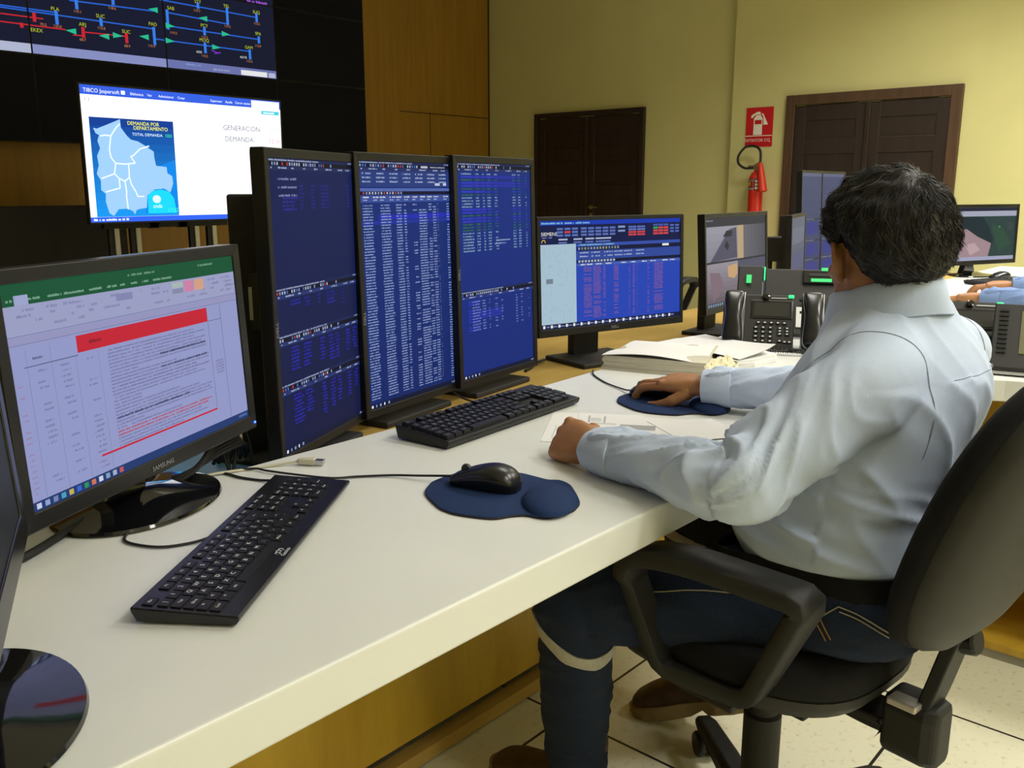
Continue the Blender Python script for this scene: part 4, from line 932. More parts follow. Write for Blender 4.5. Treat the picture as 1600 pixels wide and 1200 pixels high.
cable('thin black cable drooping below the portrait monitors onto the shelf', [(1.50, 1.54, .74), (1.505, 1.50, .71), (1.52, 1.44, .697), (1.56, 1.40, .694), (1.57, 1.38, .6935)], .0025)

# ================================================================== FIRE EXTINGUISHER AND SIGN
XW = X1-.08
sg = thing('fire_extinguisher_sign', 'red wall sign with white extinguisher symbol reading EXTINTOR CO2', 'sign', (XW, 3.887, 1.575))
m = Matrix(((0, 0, -1, XW-.004), (-1, 0, 0, 3.887), (0, 1, 0, 1.747), (0, 0, 0, 1)))
mb = MB(); W_, H_ = .262, .344; redc, wh = hexc('c8141c'), hexc('f0ece0')
mb.col = redc; mb.box((0, 0, .0), (W_, H_, .006), m)
def sq(x0, y0, x1, y1, c, z=.0036): mb.col = c; mb.quad(*[m @ V((x, y, z)) for x, y in ((x0, y0), (x1, y0), (x1, y1), (x0, y1))])
def pl(pts, c, z=.0036): mb.col = c; mb.add([m @ V((x, y, z)) for x, y in pts], [list(range(len(pts)))])
sq(-.13, -.080, .13, -.073, wh); pl([(-.055, -.068), (.030, -.068), (.030, .075), (.012, .105), (-.03, .105), (-.055, .075)], wh); sq(-.045, .025, .022, .062, redc, .004)
pl([(-.03, .11), (.01, .11), (.008, .13), (-.02, .135), (-.075, .108), (-.085, .085), (-.07, .08), (-.05, .10)], wh); pl([(.014, .12), (.035, .115), (.085, .02), (.04, .018), (.036, .09)], wh)
mb.col = wh; add_text(mb, 'EXTINTOR CO', m @ Matrix.Translation((-.012, -.128, .0038)), .026, 'c', 2, .98); add_text(mb, '2', m @ Matrix.Translation((.108, -.134, .0038)), .016, 'c')
link('panel', mb, M['sign'], sg)
ex = thing('fire_extinguisher', 'red carbon dioxide fire extinguisher with black hose on the yellow wall', 'fire extinguisher', (XW-.10, 3.84, .80))
xc, yc = XW-.10, 3.84
mb = MB(); mb.lathe([(.0, .80), (.060, .80), (.066, .81), (.066, 1.27), (.062, 1.305), (.045, 1.338), (.024, 1.352), (.022, 1.365), (0, 1.366)], (xc, yc, 0), seg=40); link('cylinder', mb, M['red'], ex, smooth=True)
mb = MB(); mb.box((xc, yc, 1.38), (.04, .045, .04)); mb.box((xc-.01, yc+.03, 1.40), (.02, .10, .014)); mb.tube([(xc, yc+.03, 1.40), (xc, yc-.02, 1.43), (xc, yc-.05, 1.42)], .008); link('valve', mb, M['brass'], ex, bevel=.003)
mb = MB(); mb.tube([(xc-.01, yc+.03, 1.385), (xc-.02, yc+.11, 1.385), (xc-.01, yc+.18, 1.43), (xc, yc+.185, 1.50), (xc, yc+.12, 1.57), (xc, yc+.03, 1.575), (xc-.02, yc-.035, 1.53), (xc-.05, yc-.055, 1.43)], .011, 10); link('hose', mb, M['hose'], ex, smooth=True)
mb = MB(); mb.lathe([(.012, 0), (.022, .02), (.030, .10), (.040, .26), (.034, .262), (.0, .25)], (xc-.05, yc-.055, 1.43), V((-.03, -.055, -.26)), 24); link('horn', mb, M['redhorn'], ex, smooth=True)
mb = MB(); z0, z1 = 1.185, 1.285; seg = 14
def lab_pt(a, z, r=.0668): return V((xc-r*cos(a), yc-r*sin(a), z))
def lab_q(a0, a1, za, zb, c, r):
    mb.col = c
    for i in range(6):
        u, v = a0+(a1-a0)*i/6, a0+(a1-a0)*(i+1)/6; mb.quad(lab_pt(u, za, r), lab_pt(v, za, r), lab_pt(v, zb, r), lab_pt(u, zb, r))
lab_q(-1.2, 1.0, z0, z1, hexc('403838'), .0668)
for i in range(3): lab_q(.35, .75, z0+.012+i*.030, z0+.032+i*.030, hexc('e8e4d8'), .0674)
lab_q(-.75, -.35, z0+.04, z0+.075, hexc('e8b020'), .0674); lab_q(-.9, .2, z1-.016, z1-.008, hexc('a0a0a0'), .0674); lab_q(-.9, .2, z0+.01, z0+.02, hexc('a0a0a0'), .0674)
link('printed_label', mb, M['label'], ex, smooth=True)
mb = MB(); mb.box((XW-.02, yc, 1.15), (.05, .03, .06)); mb.box((XW-.02, yc, .9), (.05, .03, .06)); link('wall_bracket', mb, M['hose'], ex)

# ================================================================== CHAIRS
def office_chair(label, c, ang, group, tilt=20):
    r = thing('office_chair', label, 'chair', (c[0], c[1], 0), group)
    T = Matrix.Translation((c[0], c[1], 0)) @ Matrix.Rotation(ang-pi/2, 4, 'Z')     # local +Y is where the chair faces
    mb = MB()                                                                      # seat cushion
    out = superellipse(.222, .235, 3.0, 48)
    def sf(x, y, h):
        z = .437+h - .03*max(0, y/.235)**3*(1 if y > 0 else 0) + .012*(abs(x)/.235)**2.5
        return T @ V((x*(1-.10*(-y/.235 if y < 0 else 0)), y+.015, z))
    cushion(mb, out, [(.80, -.002), (.95, .0), (1.0, .018), (1.0, .040), (.965, .058), (.85, .068), (.55, .066), (.2, .062)], sf); link('seat', mb, M['chairfab'], r, smooth=True, angle=80)
    mb = MB()
    cushion(mb, out, [(.45, -.045), (.75, -.040), (.93, -.022), (.985, -.004), (.985, .008), (.9, .008)], sf); link('seat_shell', mb, M['chairshell'], r, smooth=True, angle=50)
    a = R(tilt)
    def bf(x, y, h):                                                               # backrest: y runs up the back, h towards its rear
        cz = .560 + (y+.235)*cos(a); yy = -.255 - (y+.235)*sin(a) - h + .35*x*x + .18*max(0, .1-abs(y-.02))*0
        wsc = .80+.20*min(1, max(0, (y+.235)/.25))
        return T @ V((x*wsc, yy, cz))
    ob = superellipse(.225, .24, 2.9, 56)
    mb = MB(); cushion(mb, ob, [(.3, -.010), (.7, -.006), (.92, .004), (.985, .016), (1.0, .032), (.99, .044), (.9, .046)], bf); link('backrest', mb, M['chairfab'], r, smooth=True, angle=80)
    mb = MB(); cushion(mb, ob, [(.9, .040), (.985, .044), (.99, .052), (.955, .068), (.8, .086), (.5, .096), (.2, .098)], bf); link('back_shell', mb, M['chairshell'], r, smooth=True, angle=60)
    mb = MB(); mb.sweep([T @ V(p) for p in spline([(0, -.14, .385), (0, -.24, .385), (0, -.275, .43), (0, -.31, .56), (0, -.36, .72)], 6)], [(-.006, -.03), (.014, -.03), (.014, .03), (-.006, .03)], T.to_3x3() @ V((0, -1, 0.2))); link('back_bar', mb, M['chairplast'], r, bevel=.003)
    mb = MB(); mb.rings([[T @ V((x*k, y, z)) for x, y in ((-.034, -.225), (.034, -.225), (.037, -.29), (.026, -.31), (-.026, -.31), (-.037, -.29))] for z, k in ((.345, .7), (.36, 1), (.425, 1), (.445, .85))]); link('tilt_housing', mb, M['chairplast'], r, bevel=.010, seg=3)
    mb = MB(); mb.lathe([(0, 0), (.018, 0), (.021, .003), (.021, .02), (.018, .024), (0, .024)], T @ V((0, -.318, .56)), T.to_3x3() @ V((0, -1, .25)), 12); link('knob', mb, M['chairplast'], r)
    mb = MB(); mb.box((-.036, -.262, .447), (.030, .045, .012), T); link('steel_clip', mb, M['alu'], r, bevel=.003)
    mb = MB(); mb.box((0, .0, .385), (.18, .26, .03), T); mb.box((0, -.16, .395), (.07, .14, .014), T); mb.box((0, -.03, .418), (.43, .10, .014), T); link('mechanism', mb, M['chairplast'], r, bevel=.004)
    for sx in (-1, 1):
        mb = MB(); P = [(.192, -.098, .4375), (.228, .046, .449), (.302, .060, .640), (.292, .030, .664), (.282, -.05, .672), (.255, -.222, .664)]
        P = [(x, y, z) for x, y, z in P]
        pts = []
        cl = [V((sx*x, y, z)) for x, y, z in P]; n_ = len(cl)
        for i in range(n_):                                                        # corners rounded off
            p0, p1, p2 = cl[i-1], cl[i], cl[(i+1) % n_]; d0, d1 = (p0-p1), (p2-p1); l0, l1 = min(.028, d0.length*.4), min(.028, d1.length*.4)
            a0, a1 = p1+d0.normalized()*l0, p1+d1.normalized()*l1
            for t in (0, .33, .67, 1): pts.append(a0*(1-t)**2+p1*2*t*(1-t)+a1*t*t)
        pts = [T @ p for p in pts]; k = len(pts); rs = []; side = T.to_3x3() @ V((1, 0, 0))
        for i, p in enumerate(pts):
            t = (pts[(i+1) % k]-pts[i-1]).normalized(); u = (side-t*side.dot(t)).normalized(); w_ = t.cross(u)
            wd = .031 if (T.inverted() @ p).z > .62 else .021; th = .0145
            rs.append([p+u*wd*ca+w_*th*sa for ca, sa in ((-1, -.7), (-.85, -1), (.85, -1), (1, -.7), (1, .7), (.85, 1), (-.85, 1), (-1, .7))])
        mb.rings(rs, closed=True); link('armrest', mb, M['chairplast'], r, smooth=True, angle=50)
    mb = MB(); mb.lathe([(.0, .06), (.040, .06), (.040, .10), (.033, .105), (.033, .29), (.027, .295), (.027, .385), (0, .385)], T @ V((0, 0, 0)), seg=28); link('gas_post', mb, M['chairplast'], r, smooth=True)
    mb = MB(); mb.tube([T @ V((0, -.30, .33)), T @ V((.02, -.30, .28)), T @ V((.05, -.285, .20)), T @ V((.06, -.27, .16))], .003); link('cord', mb, M['hose'], r)
    for i in range(5):
        q = R(55-8+72*i) - (ang-pi/2)+R(8)-R(8); d = V((cos(q), sin(q), 0)); e = V((-sin(q), cos(q), 0)); mb = MB()
        mb.rings([[T @ (d*rr + e*(ww*cx) + V((0, 0, z+hh*cz))) for cx, cz in ((-1, -1), (1, -1), (1, .3), (.7, 1), (-.7, 1), (-1, .3))] for rr, ww, z, hh in ((.02, .026, .085, .024), (.15, .025, .088, .020), (.28, .022, .080, .015), (.315, .018, .074, .010))])
        lg = link('leg', mb, M['chairplast'], r, bevel=.004, seg=2)
        mb = MB()
        for s_ in (-1, 1): mb.lathe([(.0, -.008), (.024, -.008), (.027, -.004), (.027, .004), (.024, .008), (0, .008)], T @ (d*.295+e*(s_*.014)+V((0, 0, .0285))), T.to_3x3() @ e, 24)
        mb.box((0, 0, 0), (.02, .02, .03), T @ Matrix.Translation(d*.295+V((0, 0, .055)))); link('caster', mb, M['black'], lg, smooth=True)
    return r
GCH = 'black swivel office chairs'
office_chair('black swivel chair with loop armrests under the seated man in front', (1.372, .612), R(82), GCH)
office_chair('far black swivel chair behind the desk, armrest seen between two monitors', (4.69, 3.04), R(20), GCH)

# ================================================================== PEOPLE
M['skin'] = mat('skin', (.40, .185, .078), .48, .4, noise_amt=.12, noise_scale=45, bump=.12, bump_scale=320)
M['skin'].node_tree.nodes['Principled BSDF'].inputs['Subsurface Weight'].default_value = .08
M['skin'].node_tree.nodes['Principled BSDF'].inputs['Subsurface Radius'].default_value = (.012, .005, .003)
M['nail'] = mat('nail', (.55, .33, .24), .35)
M['eye'] = mat('eye_white', (.7, .68, .64), .2); M['iris'] = mat('iris', (.03, .015, .008), .2)
M['lips'] = mat('lips', (.30, .11, .08), .5)
M['hair'] = mat('black_hair', (.020, .0175, .015), .50, .4); M['hair_grey'] = mat('grey_hair', (.11, .10, .088), .5, .4)
M['shirt'] = fabric_mat('pale_blue_cotton', (.57, .66, .84), .03, 500, .85, .10)
M['shirt2'] = fabric_mat('blue_cotton', (.20, .29, .52), .05, 500, .85, .10)
M['seam'] = mat('shirt_seam', (.40, .45, .55), .9)
M['denim'] = fabric_mat('dark_denim', (.014, .022, .048), .30, 420, .9, .35)
M['stitch'] = mat('denim_stitching', (.30, .26, .17), .9); M['stitch2'] = mat('rust_stitching', (.32, .17, .03), .9)
M['belt'] = mat('belt_leather', (.006, .0055, .005), .7, .15, bump=.2)
M['tape'] = mat('reflective_tape', (.42, .40, .33), .4, .6, noise_amt=.1, noise_scale=120)
M['boot'] = mat('brown_boot_leather', (.050, .026, .012), .55, .4, noise_amt=.3, noise_scale=40, bump=.3, bump_scale=200)
M['sole'] = mat('tan_rubber_sole', (.24, .17, .075), .8, bump=.2, bump_scale=150)

def limb(mb, st, seg=28, n=2.2, sub=6, up=(0, 0, 1), dome=True):
    """closed tapering limb through stations (point, half width, half thickness); width axis is square to up"""
    P = spline([s[0] for s in st], sub); A = spline([(s[1], s[2], 0) for s in st], sub); rs = []; k = len(P)
    for i, p in enumerate(P):
        t = (P[min(i+1, k-1)]-P[max(i-1, 0)]).normalized(); a = t.cross(V(up)).normalized(); b = a.cross(t)
        rs.append((p, t, a, b, A[i].x, A[i].y))
    out = []
    def ring(p, a, b, ra, rb): return [p + a*(ra*math.copysign(abs(cos(q))**(2/n), cos(q))) + b*(rb*math.copysign(abs(sin(q))**(2/n), sin(q))) for q in [2*pi*j/seg for j in range(seg)]]
    p, t, a, b, ra, rb = rs[0]; m = min(ra, rb)
    if dome:
        for q in (.15, .5, .8): out.append(ring(p-t*m*cos(q*pi/2)*.8, a, b, ra*sin(q*pi/2), rb*sin(q*pi/2)))
    for p, t, a, b, ra, rb in rs: out.append(ring(p, a, b, ra, rb))
    m = min(ra, rb)
    if dome:
        for q in (.8, .5, .15): out.append(ring(p+t*m*cos(q*pi/2)*.8, a, b, ra*sin(q*pi/2), rb*sin(q*pi/2)))
    mb.rings(out)
def torso_rings(mb, st, seg=40, n=2.5):
    """stations (centre, facing degrees, half width, front depth, back depth, lean)"""
    C_ = spline([s[0] for s in st], 5); Q = spline([(s[1], s[2], s[3]) for s in st], 5); Z = spline([(s[4], 0, 0) for s in st], 5)
    rs = []
    for c, q, z in zip(C_, Q, Z):
        f = V((cos(R(q.x)), sin(R(q.x)), 0)); r = V((f.y, -f.x, 0)); ring = []
        for j in range(seg):
            t = 2*pi*j/seg; x = q.y*math.copysign(abs(cos(t))**(2/n), cos(t)); s_ = math.copysign(abs(sin(t))**(2/n), sin(t))
            ring.append(c + r*x + f*(s_*(q.z if s_ > 0 else z.x)))
        rs.append(ring)
    mb.rings(rs)
def remesh(mb, voxel, it=4):
    me = bpy.data.meshes.new('tmp'); me.from_pydata([tuple(v) for v in mb.v], [], mb.f); me.update()
    o = bpy.data.objects.new('tmp', me); COL.objects.link(o)
    m = o.modifiers.new('r', 'REMESH'); m.mode = 'VOXEL'; m.voxel_size = voxel
    s_ = o.modifiers.new('s', 'SMOOTH'); s_.iterations = it; s_.factor = .5
    bpy.context.view_layer.update()
    d = bpy.data.meshes.new_from_object(o.evaluated_get(bpy.context.evaluated_depsgraph_get()))
    r = MB(); r.add([tuple(v.co) for v in d.vertices], [tuple(p.vertices) for p in d.polygons])
    bpy.data.objects.remove(o); bpy.data.meshes.remove(me); bpy.data.meshes.remove(d)
    return r
def vnormals(mb):
    nn = [V((0, 0, 0)) for _ in mb.v]
    for f in mb.f:
        a, b, c = mb.v[f[0]], mb.v[f[1]], mb.v[f[2]]; q = (b-a).cross(c-a)
        for i in f: nn[i] += q
    return [q.normalized() if q.length > 0 else V((0, 0, 1)) for q in nn]
def finger(mb, base, dirs, lens, r0, r1, seg=14):
    pts = [base]; 
    for d, l in zip(dirs, lens): pts.append(pts[-1]+d.normalized()*l)
    k = len(pts)-1; P = spline(pts, 6); fr = frames(P); n = len(P); rs = []
    for i, (p, (t, u, w_)) in enumerate(zip(P, fr)):
        q = i/(n-1); r = r0+(r1-r0)*q
        for j in range(1, k): r += .0009*math.exp(-((q-j/k)/.05)**2)
        rs.append([p+(u*cos(a)+w_*sin(a))*r for a in [2*pi*j/seg for j in range(seg)]])
    p, (t, u, w_) = P[-1], fr[-1]
    for a_ in (.4, .75, .97): rs.append([p+t*r1*a_+(u*cos(a)+w_*sin(a))*r1*sqrt(max(0, 1-a_*a_)) for a in [2*pi*j/seg for j in range(seg)]])
    mb.rings(rs); return pts
def hand(palm, fing, w0, d, n, s_, pose, k=1.0):
    """palm goes into the body surface, fingers are chains rooted inside it. d along the hand, n out of its back, s_ to the thumb side"""
    d = V(d).normalized(); n = (V(n)-d*V(n).dot(d)).normalized(); s_ = (V(s_)-d*V(s_).dot(d)-n*V(s_).dot(n)).normalized(); w0 = V(w0)
    rs = []
    st = [(-.03, .026, .021, 0), (-.01, .027, .020, 0), (.012, .031, .020, 0), (.035, .037, .020, 0), (.06, .041, .018, 0), (.082, .041, .0145, 0), (.094, .036, .010, 0)]
    for a, wd, th, _ in st:
        rs.append([w0+(d*a+s_*(wd*math.copysign(abs(cos(q))**.8, cos(q)))+n*(th*math.copysign(abs(sin(q))**.85, sin(q))))*k for q in [2*pi*j/22 for j in range(22)]])
    palm.rings(rs)
    palm.ball(w0+(d*.032+s_*.022-n*.010)*k, .020*k, 14, 8)
    B = [(.086, .0305), (.090, .0105), (.086, -.0095), (.077, -.0285)]
    Ls = [(.043, .026, .021), (.048, .030, .022), (.044, .028, .022), (.034, .021, .019)]
    for i in range(4):
        a, sp = 0, pose['splay'][i]; dirs = []
        for c in pose['curl'][i]:
            a += R(c); dirs.append(d*cos(a)-n*sin(a)+s_*sp)
        finger(fing, w0+(d*(B[i][0]-.016)+s_*B[i][1]-n*.001)*k, [d*.95+s_*sp*.5-n*.05]+dirs, [.016*k]+[l*k for l in Ls[i]], (.0100, .0102, .0098, .0088)[i]*k, (.0074, .0076, .0073, .0065)[i]*k)
        palm.ball(w0+(d*B[i][0]+s_*B[i][1]+n*.004)*k, .0105*k, 12, 8)
    td = [d*a+s_*b-n*c for a, b, c in pose['thumb']]
    return finger(fing, w0+(d*.022+s_*.024-n*.008)*k, td, [.040*k, .031*k, .024*k], .0135*k, .0088*k)

def build_person(label, off, p, group=None, shirt_m='shirt', detail=True):
    O = V(off); A = lambda q: V(q)+O
    r = thing('person', label, 'person', A((p['hip'][0], p['hip'][1], 0)), group)
    cf, pf = p['chest_face'], p['hip_face']
    rv = V((sin(R(cf)), -cos(R(cf)), 0)); fv = V((cos(R(cf)), sin(R(cf)), 0))
    hx, hy = p['hip'][:2]; nx, ny = p['neck'][:2]; L = lambda t: (hx+(nx-hx)*t, hy+(ny-hy)*t)
    st = []
    for z, t, w_, b1, b2 in [(.632, .05, .180, .152, .136), (.672, .12, .187, .166, .138), (.73, .26, .184, .166, .132), (.80, .45, .186, .150, .143), (.87, .68, .192, .128, .152), (.92, .84, .188, .108, .145), (.965, .93, .158, .085, .122), (1.005, 1, .104, .072, .092), (1.034, 1.04, .074, .062, .078)]:
        x, y = L(t); st.append((A((x, y, z)), pf+(cf-pf)*min(1, t*1.3), w_, b1, b2))
    sh = {k: A(p['neck'][:2]+(p['sh_z'],)) + rv*(p['sh_w']*k) - fv*(.047 if k < 0 else .030) for k in (-1, 1)}
    el, wr = {k: A(p['elbow'][k]) for k in (-1, 1)}, {k: A(p['wrist'][k]) for k in (-1, 1)}
    # ---- body: one continuous surface with head, neck, arms and palms
    body = MB(); fing = MB()
    torso_rings(body, [(c, f, a*.90, b1*.88, b2*.88) for c, f, a, b1, b2 in st])
    px, py = p['hip'][:2]; hr = V((sin(R(pf)), -cos(R(pf)), 0)); hf = V((cos(R(pf)), sin(R(pf)), 0))
    torso_rings(body, [(A((px, py, .515))-hf*.01, pf, .12, .10, .10), (A((px, py, .56)), pf, .155, .115, .115), (A((px, py, .66)), pf, .150, .12, .11)])
    for k in (-1, 1):
        limb(body, [(sh[k], .055, .055), (sh[k].lerp(el[k], .5), .046, .046), (el[k], .040, .040), (el[k].lerp(wr[k], .3), .041, .039), (wr[k], .028, .024)])
        hp = A((px, py, .53))+hr*(k*.095)
        limb(body, [(hp+V((0, 0, .02)), .060, .058), (A(p['knee'][k]), .044, .044)])
        limb(body, [(A(p['knee'][k]), .044, .044), (A(p['ankle'][k]), .032, .032)], up=hf)
    H = A(p['head']); HS = .925; hd = R(p['head_face']); pt = R(p.get('head_tilt', 8))
    f = V((cos(hd)*cos(pt), sin(hd)*cos(pt), -sin(pt))); l = V((-sin(hd), cos(hd), 0)); u = f.cross(l)
    hm = Matrix((f, l, u)).transposed().to_4x4(); hmr = hm.copy(); hm = hm @ Matrix.Scale(HS, 4); hm.translation = H; HP = lambda x, y, z: hm @ V((x, y, z))
    nb = A((p['neck'][0], p['neck'][1], .985))
    limb(body, [(nb-fv*.015, .066, .062), (nb.lerp(HP(-.02, 0, -.05), .55), .060, .062), (HP(-.015, 0, -.02), .058, .066)], up=fv)
    for c, rr in [((-.012, 0, .030), (.098, .077, .088)), ((.030, 0, -.020), (.066, .066, .075)), ((.040, 0, -.055), (.055, .054, .058)), ((.070, 0, -.097), (.022, .026, .020)),
                  ((.02, .040, -.055), (.042, .027, .050)), ((.02, -.040, -.055), (.042, .027, .050)), ((.066, 0, .030), (.028, .056, .030)), ((.078, .030, -.020), (.020, .024, .018)), ((.078, -.030, -.020), (.020, .024, .018)),
                  ((.094, 0, -.058), (.012, .022, .008)), ((.092, 0, -.070), (.011, .019, .008))]:
        body.ball(HP(*c), rr, 24, 14, hm)
    limb(body, [(HP(.090, 0, .010), .008, .008), (HP(.104, 0, -.014), .011, .011), (HP(.112, 0, -.032), .015, .012)], up=l, seg=14)
    for k in (-1, 1):
        body.ball(HP(.106, k*.012, -.036), (.009, .008, .007), 10, 6, hm)
        e0 = HP(-.012, k*.073, -.012); em = hm.to_3x3() @ Matrix.Rotation(k*R(-22), 3, 'Z') @ Matrix.Rotation(R(10), 3, 'Y')
        E_ = lambda x, y, z: e0 + em @ V((x, k*y, z))
        body.tube([E_(.012, .004, .004), E_(.014, .010, .020), E_(.002, .016, .033), E_(-.014, .019, .028), E_(-.020, .019, .010), E_(-.013, .017, -.012), E_(-.002, .012, -.026), E_(.006, .006, -.030)], .0048, 10)
        body.ball(E_(-.004, .007, .002), (.016, .0055, .026), 14, 8, em.to_4x4()); body.ball(E_(.004, .006, -.026), (.008, .006, .010), 10, 6, em.to_4x4())
        body.tube([E_(.004, .010, -.008), E_(-.006, .014, -.002), E_(-.010, .015, .010), E_(-.004, .014, .020)], .0032, 8)
    thumbs = {}
    for k in (-1, 1):
        q = p['hand'][k]; thumbs[k] = hand(body, fing, wr[k]+V(q['d']).normalized()*.012, q['d'], q['n'], q['s'], q)
    bm_ = remesh(body, .0038, 3); o = len(bm_.v)
    bm_.v += fing.v; bm_.f += [[i+o for i in f_] for f_ in fing.f]; bm_.m = [0]*len(bm_.f); bm_.c = [(1, 1, 1)]*len(bm_.f)
    bo = link('body', bm_, M['skin'], r, smooth=True, angle=180)
    for k in (-1, 1):
        mb = MB(); mb.ball(HP(.078, k*.031, .002), .0125, 16, 10); mb.cur = 1; mb.ball(HP(.0865, k*.031, .001), .0058, 12, 8); link('eye', mb, [M['eye'], M['iris']], r, smooth=True)
        mb = MB(); mb.tube([HP(.088, k*.014, .022), HP(.092, k*.030, .028), HP(.080, k*.048, .024)], lambda t: .0035*(1-.5*t), 8); link('eyebrow', mb, M['hair'], r, smooth=True)
        tp = thumbs[k]; dd = (tp[3]-tp[2]).normalized(); q = p['hand'][k]; nn_ = V(q.get('nail', q['n'])); nn_ = (nn_-dd*nn_.dot(dd)).normalized()
        mb = MB(); m3 = Matrix((dd, dd.cross(nn_), nn_)).transposed().to_4x4(); mb.ball(tp[3]+nn_*.0068-dd*.001, (.0075, .0062, .0022), 12, 8, m3); link('thumb_nail', mb, M['nail'], r, smooth=True)
    mb = MB(); mb.tube([HP(.098, .020, -.064), HP(.107, 0, -.062), HP(.098, -.020, -.064)], lambda t: .001+.0035*sin(pi*t), 8); link('mouth', mb, M['lips'], r, smooth=True)
    # ---- hair: a thick cap that follows the skull, with strands combed out from the crown whorl
    cc = HP(-.012, 0, .030); wh = (hm.to_3x3() @ V((-.62, -.10, .80))).normalized()
    def skull(dv):
        q = hmr.to_3x3().inverted() @ dv; e = HS/sqrt((q.x/.101)**2+(q.y/.080)**2+(q.z/.091)**2)
        if q.z < 0: e = HS/sqrt((q.x/.101)**2+(q.y/.080)**2+(q.z/.115)**2)
        return e, q
    def low(az):                                                      # lowest elevation of the hair for an azimuth from the face (0) round to the nape (pi)
        a = abs(az); K = [(0, .62), (.55, .60), (.95, .38), (1.22, .02), (1.36, -.22), (1.50, -.10), (1.62, .12), (1.78, .02), (1.95, -.35), (2.2, -.70), (2.6, -.92), (3.2, -1.0)]
        for (a0, v0), (a1, v1) in zip(K, K[1:]):
            if a <= a1: return v0+(v1-v0)*(a-a0)/(a1-a0)
        return K[-1][1]
    def thick(el, lo): return (.004+.020*min(1, max(0, (el-lo)/.45)))
    NA, NE = 96, 26; mb = MB(); rs = []
    for j in range(NE+1):
        ring = []
        for i in range(NA):
            az = -pi+2*pi*i/NA; lo = low(az); elv = lo+(pi/2-.01-lo)*(j/NE)
            dv = hmr.to_3x3() @ V((cos(az)*cos(elv), sin(az)*cos(elv), sin(elv))); e, q = skull(dv)
            tk = thick(elv, lo)*(1+.30*noise.noise(dv*6)+.14*noise.noise(dv*22))
            ring.append(cc+dv*(e+tk))
        rs.append(ring)
    inner = [[cc+(v_-cc)*.93 for v_ in rs[0]]]
    mb.rings(inner+rs); cap = link('hair', mb, M['hair'], r, smooth=True, angle=180)
    if detail:
        rnd = random.Random(5); mb = MB()
        for i in range(9000):
            az = rnd.uniform(-pi, pi); lo = low(az); elv = math.asin(rnd.uniform(sin(max(lo, -1.2)), .999)); 
            dv = hmr.to_3x3() @ V((cos(az)*cos(elv), sin(az)*cos(elv), sin(elv))); pts = []
            tg = (dv-wh*dv.dot(wh)); tg = tg.normalized() if tg.length > .03 else dv.orthogonal(); sw = dv.cross(tg).normalized()
            tg = (tg+sw*(.25+rnd.gauss(0, .28))).normalized(); ln = rnd.uniform(.016, .042); lift = abs(rnd.gauss(0, .0024))+.0006; cur = dv.copy()
            e, q = skull(dv); tk = thick(elv, lo)
            for s_ in range(5):
                t = s_/4; dv2 = (dv+tg*(ln*t/e)).normalized(); e2, q2 = skull(dv2)
                el2 = math.asin(max(-1, min(1, q2.z))); az2 = atan2(q2.y, q2.x)
                if el2 < low(az2)-.10 and s_ > 1: break
                pts.append(cc+dv2*(e2+thick(el2, low(az2))*(1+.30*noise.noise(dv2*6))+lift*(.3+t)))
            if len(pts) < 3: continue
            mb.cur = 1 if rnd.random() < (.13 if q.z > -.2 else .26) else 0; rr = rnd.uniform(.00045, .0008); k = len(pts); fr = frames(pts)
            mb.rings([[p_+(uu*cos(a)+ww*sin(a))*rr*(1-.8*i2/(k-1)) for a in (0, 2.1, 4.2)] for i2, (p_, (t_, uu, ww)) in enumerate(zip(pts, fr))], cap=False)
        so = link('strands', mb, [M['hair'], M['hair_grey']], cap, smooth=True, angle=180); so['kind'] = 'stuff'
    # ---- shirt
    sb = MB()
    torso_rings(sb, st)
    for k in (-1, 1):
        n1 = A((p['neck'][0], p['neck'][1], .955))
        e_, w_ = el[k], wr[k]; sag = V((0, 0, -.008))
        limb(sb, [(n1.lerp(sh[k], .22)+V((0, 0, .026))-fv*.012, .062, .052), (n1.lerp(sh[k], .6)+V((0, 0, .012))-fv*.004, .072, .060), (sh[k]+V((0, 0, -.002)), .068, .066), (sh[k].lerp(e_, .35), .066, .066), (sh[k].lerp(e_, .75)+sag, .061, .058), (e_+sag, .054, .051), (e_.lerp(w_, .3)+sag*.4, .050, .045), (e_.lerp(w_, .7), .044, .039), (e_.lerp(w_, .94), .040, .036)], sub=7)
    sm = remesh(sb, .0052, 8); nn = vnormals(sm)
    segs = [('u', sh[k], el[k]) for k in (-1, 1)]+[('f', el[k], wr[k]) for k in (-1, 1)]
    tc = A((p['neck'][0], p['neck'][1], .9))
    def fold(v):
        best = None
        for kind, a, b in segs:
            ab = b-a; t = max(0, min(1, (v-a).dot(ab)/ab.dot(ab))); dd = (v-a-ab*t).length
            if best is None or dd < best[0]: best = (dd, kind, t, a, b)
        dd, kind, t, a, b = best
        ridge = lambda x: (1-abs(x))**3
        sm_ = lambda q: max(0, min(1, q))**2*(3-2*max(0, min(1, q)))
        wa = sm_((.112-dd)/.035)*(sm_((t-.05)/.30) if kind == 'u' else 1); fa = 0
        if wa > 0:
            ax = (b-a).normalized(); q = (v-a)-ax*(v-a).dot(ax); ref = V((0, 0, 1)); ref = (ref-ax*ref.dot(ax)).normalized(); an = atan2(q.dot(ax.cross(ref)), q.dot(ref))
            ln = (b-a).length*t
            near = math.exp(-(((t-1) if kind == 'u' else t)/.38)**2)
            cuff = math.exp(-((t-.9)/.2)**2) if kind == 'f' else 0
            x = ln*26+1.3*sin(an*1.0+.7)+.9*sin(2*an+ln*9)
            w1 = ridge(noise.noise(V((x*.55, an*.55, 3.1+(kind == 'f')*7))))
            w2 = noise.noise(V((ln*14, an*1.6, 8.2)))
            w4 = ridge(noise.noise(V((x*1.15, an*.8, 11.3))))
            fa = (.013*near+.006+.006*cuff)*(w1-.45)+.005*(w4-.45)*(.35+near+cuff)+.006*w2*(.4+near)
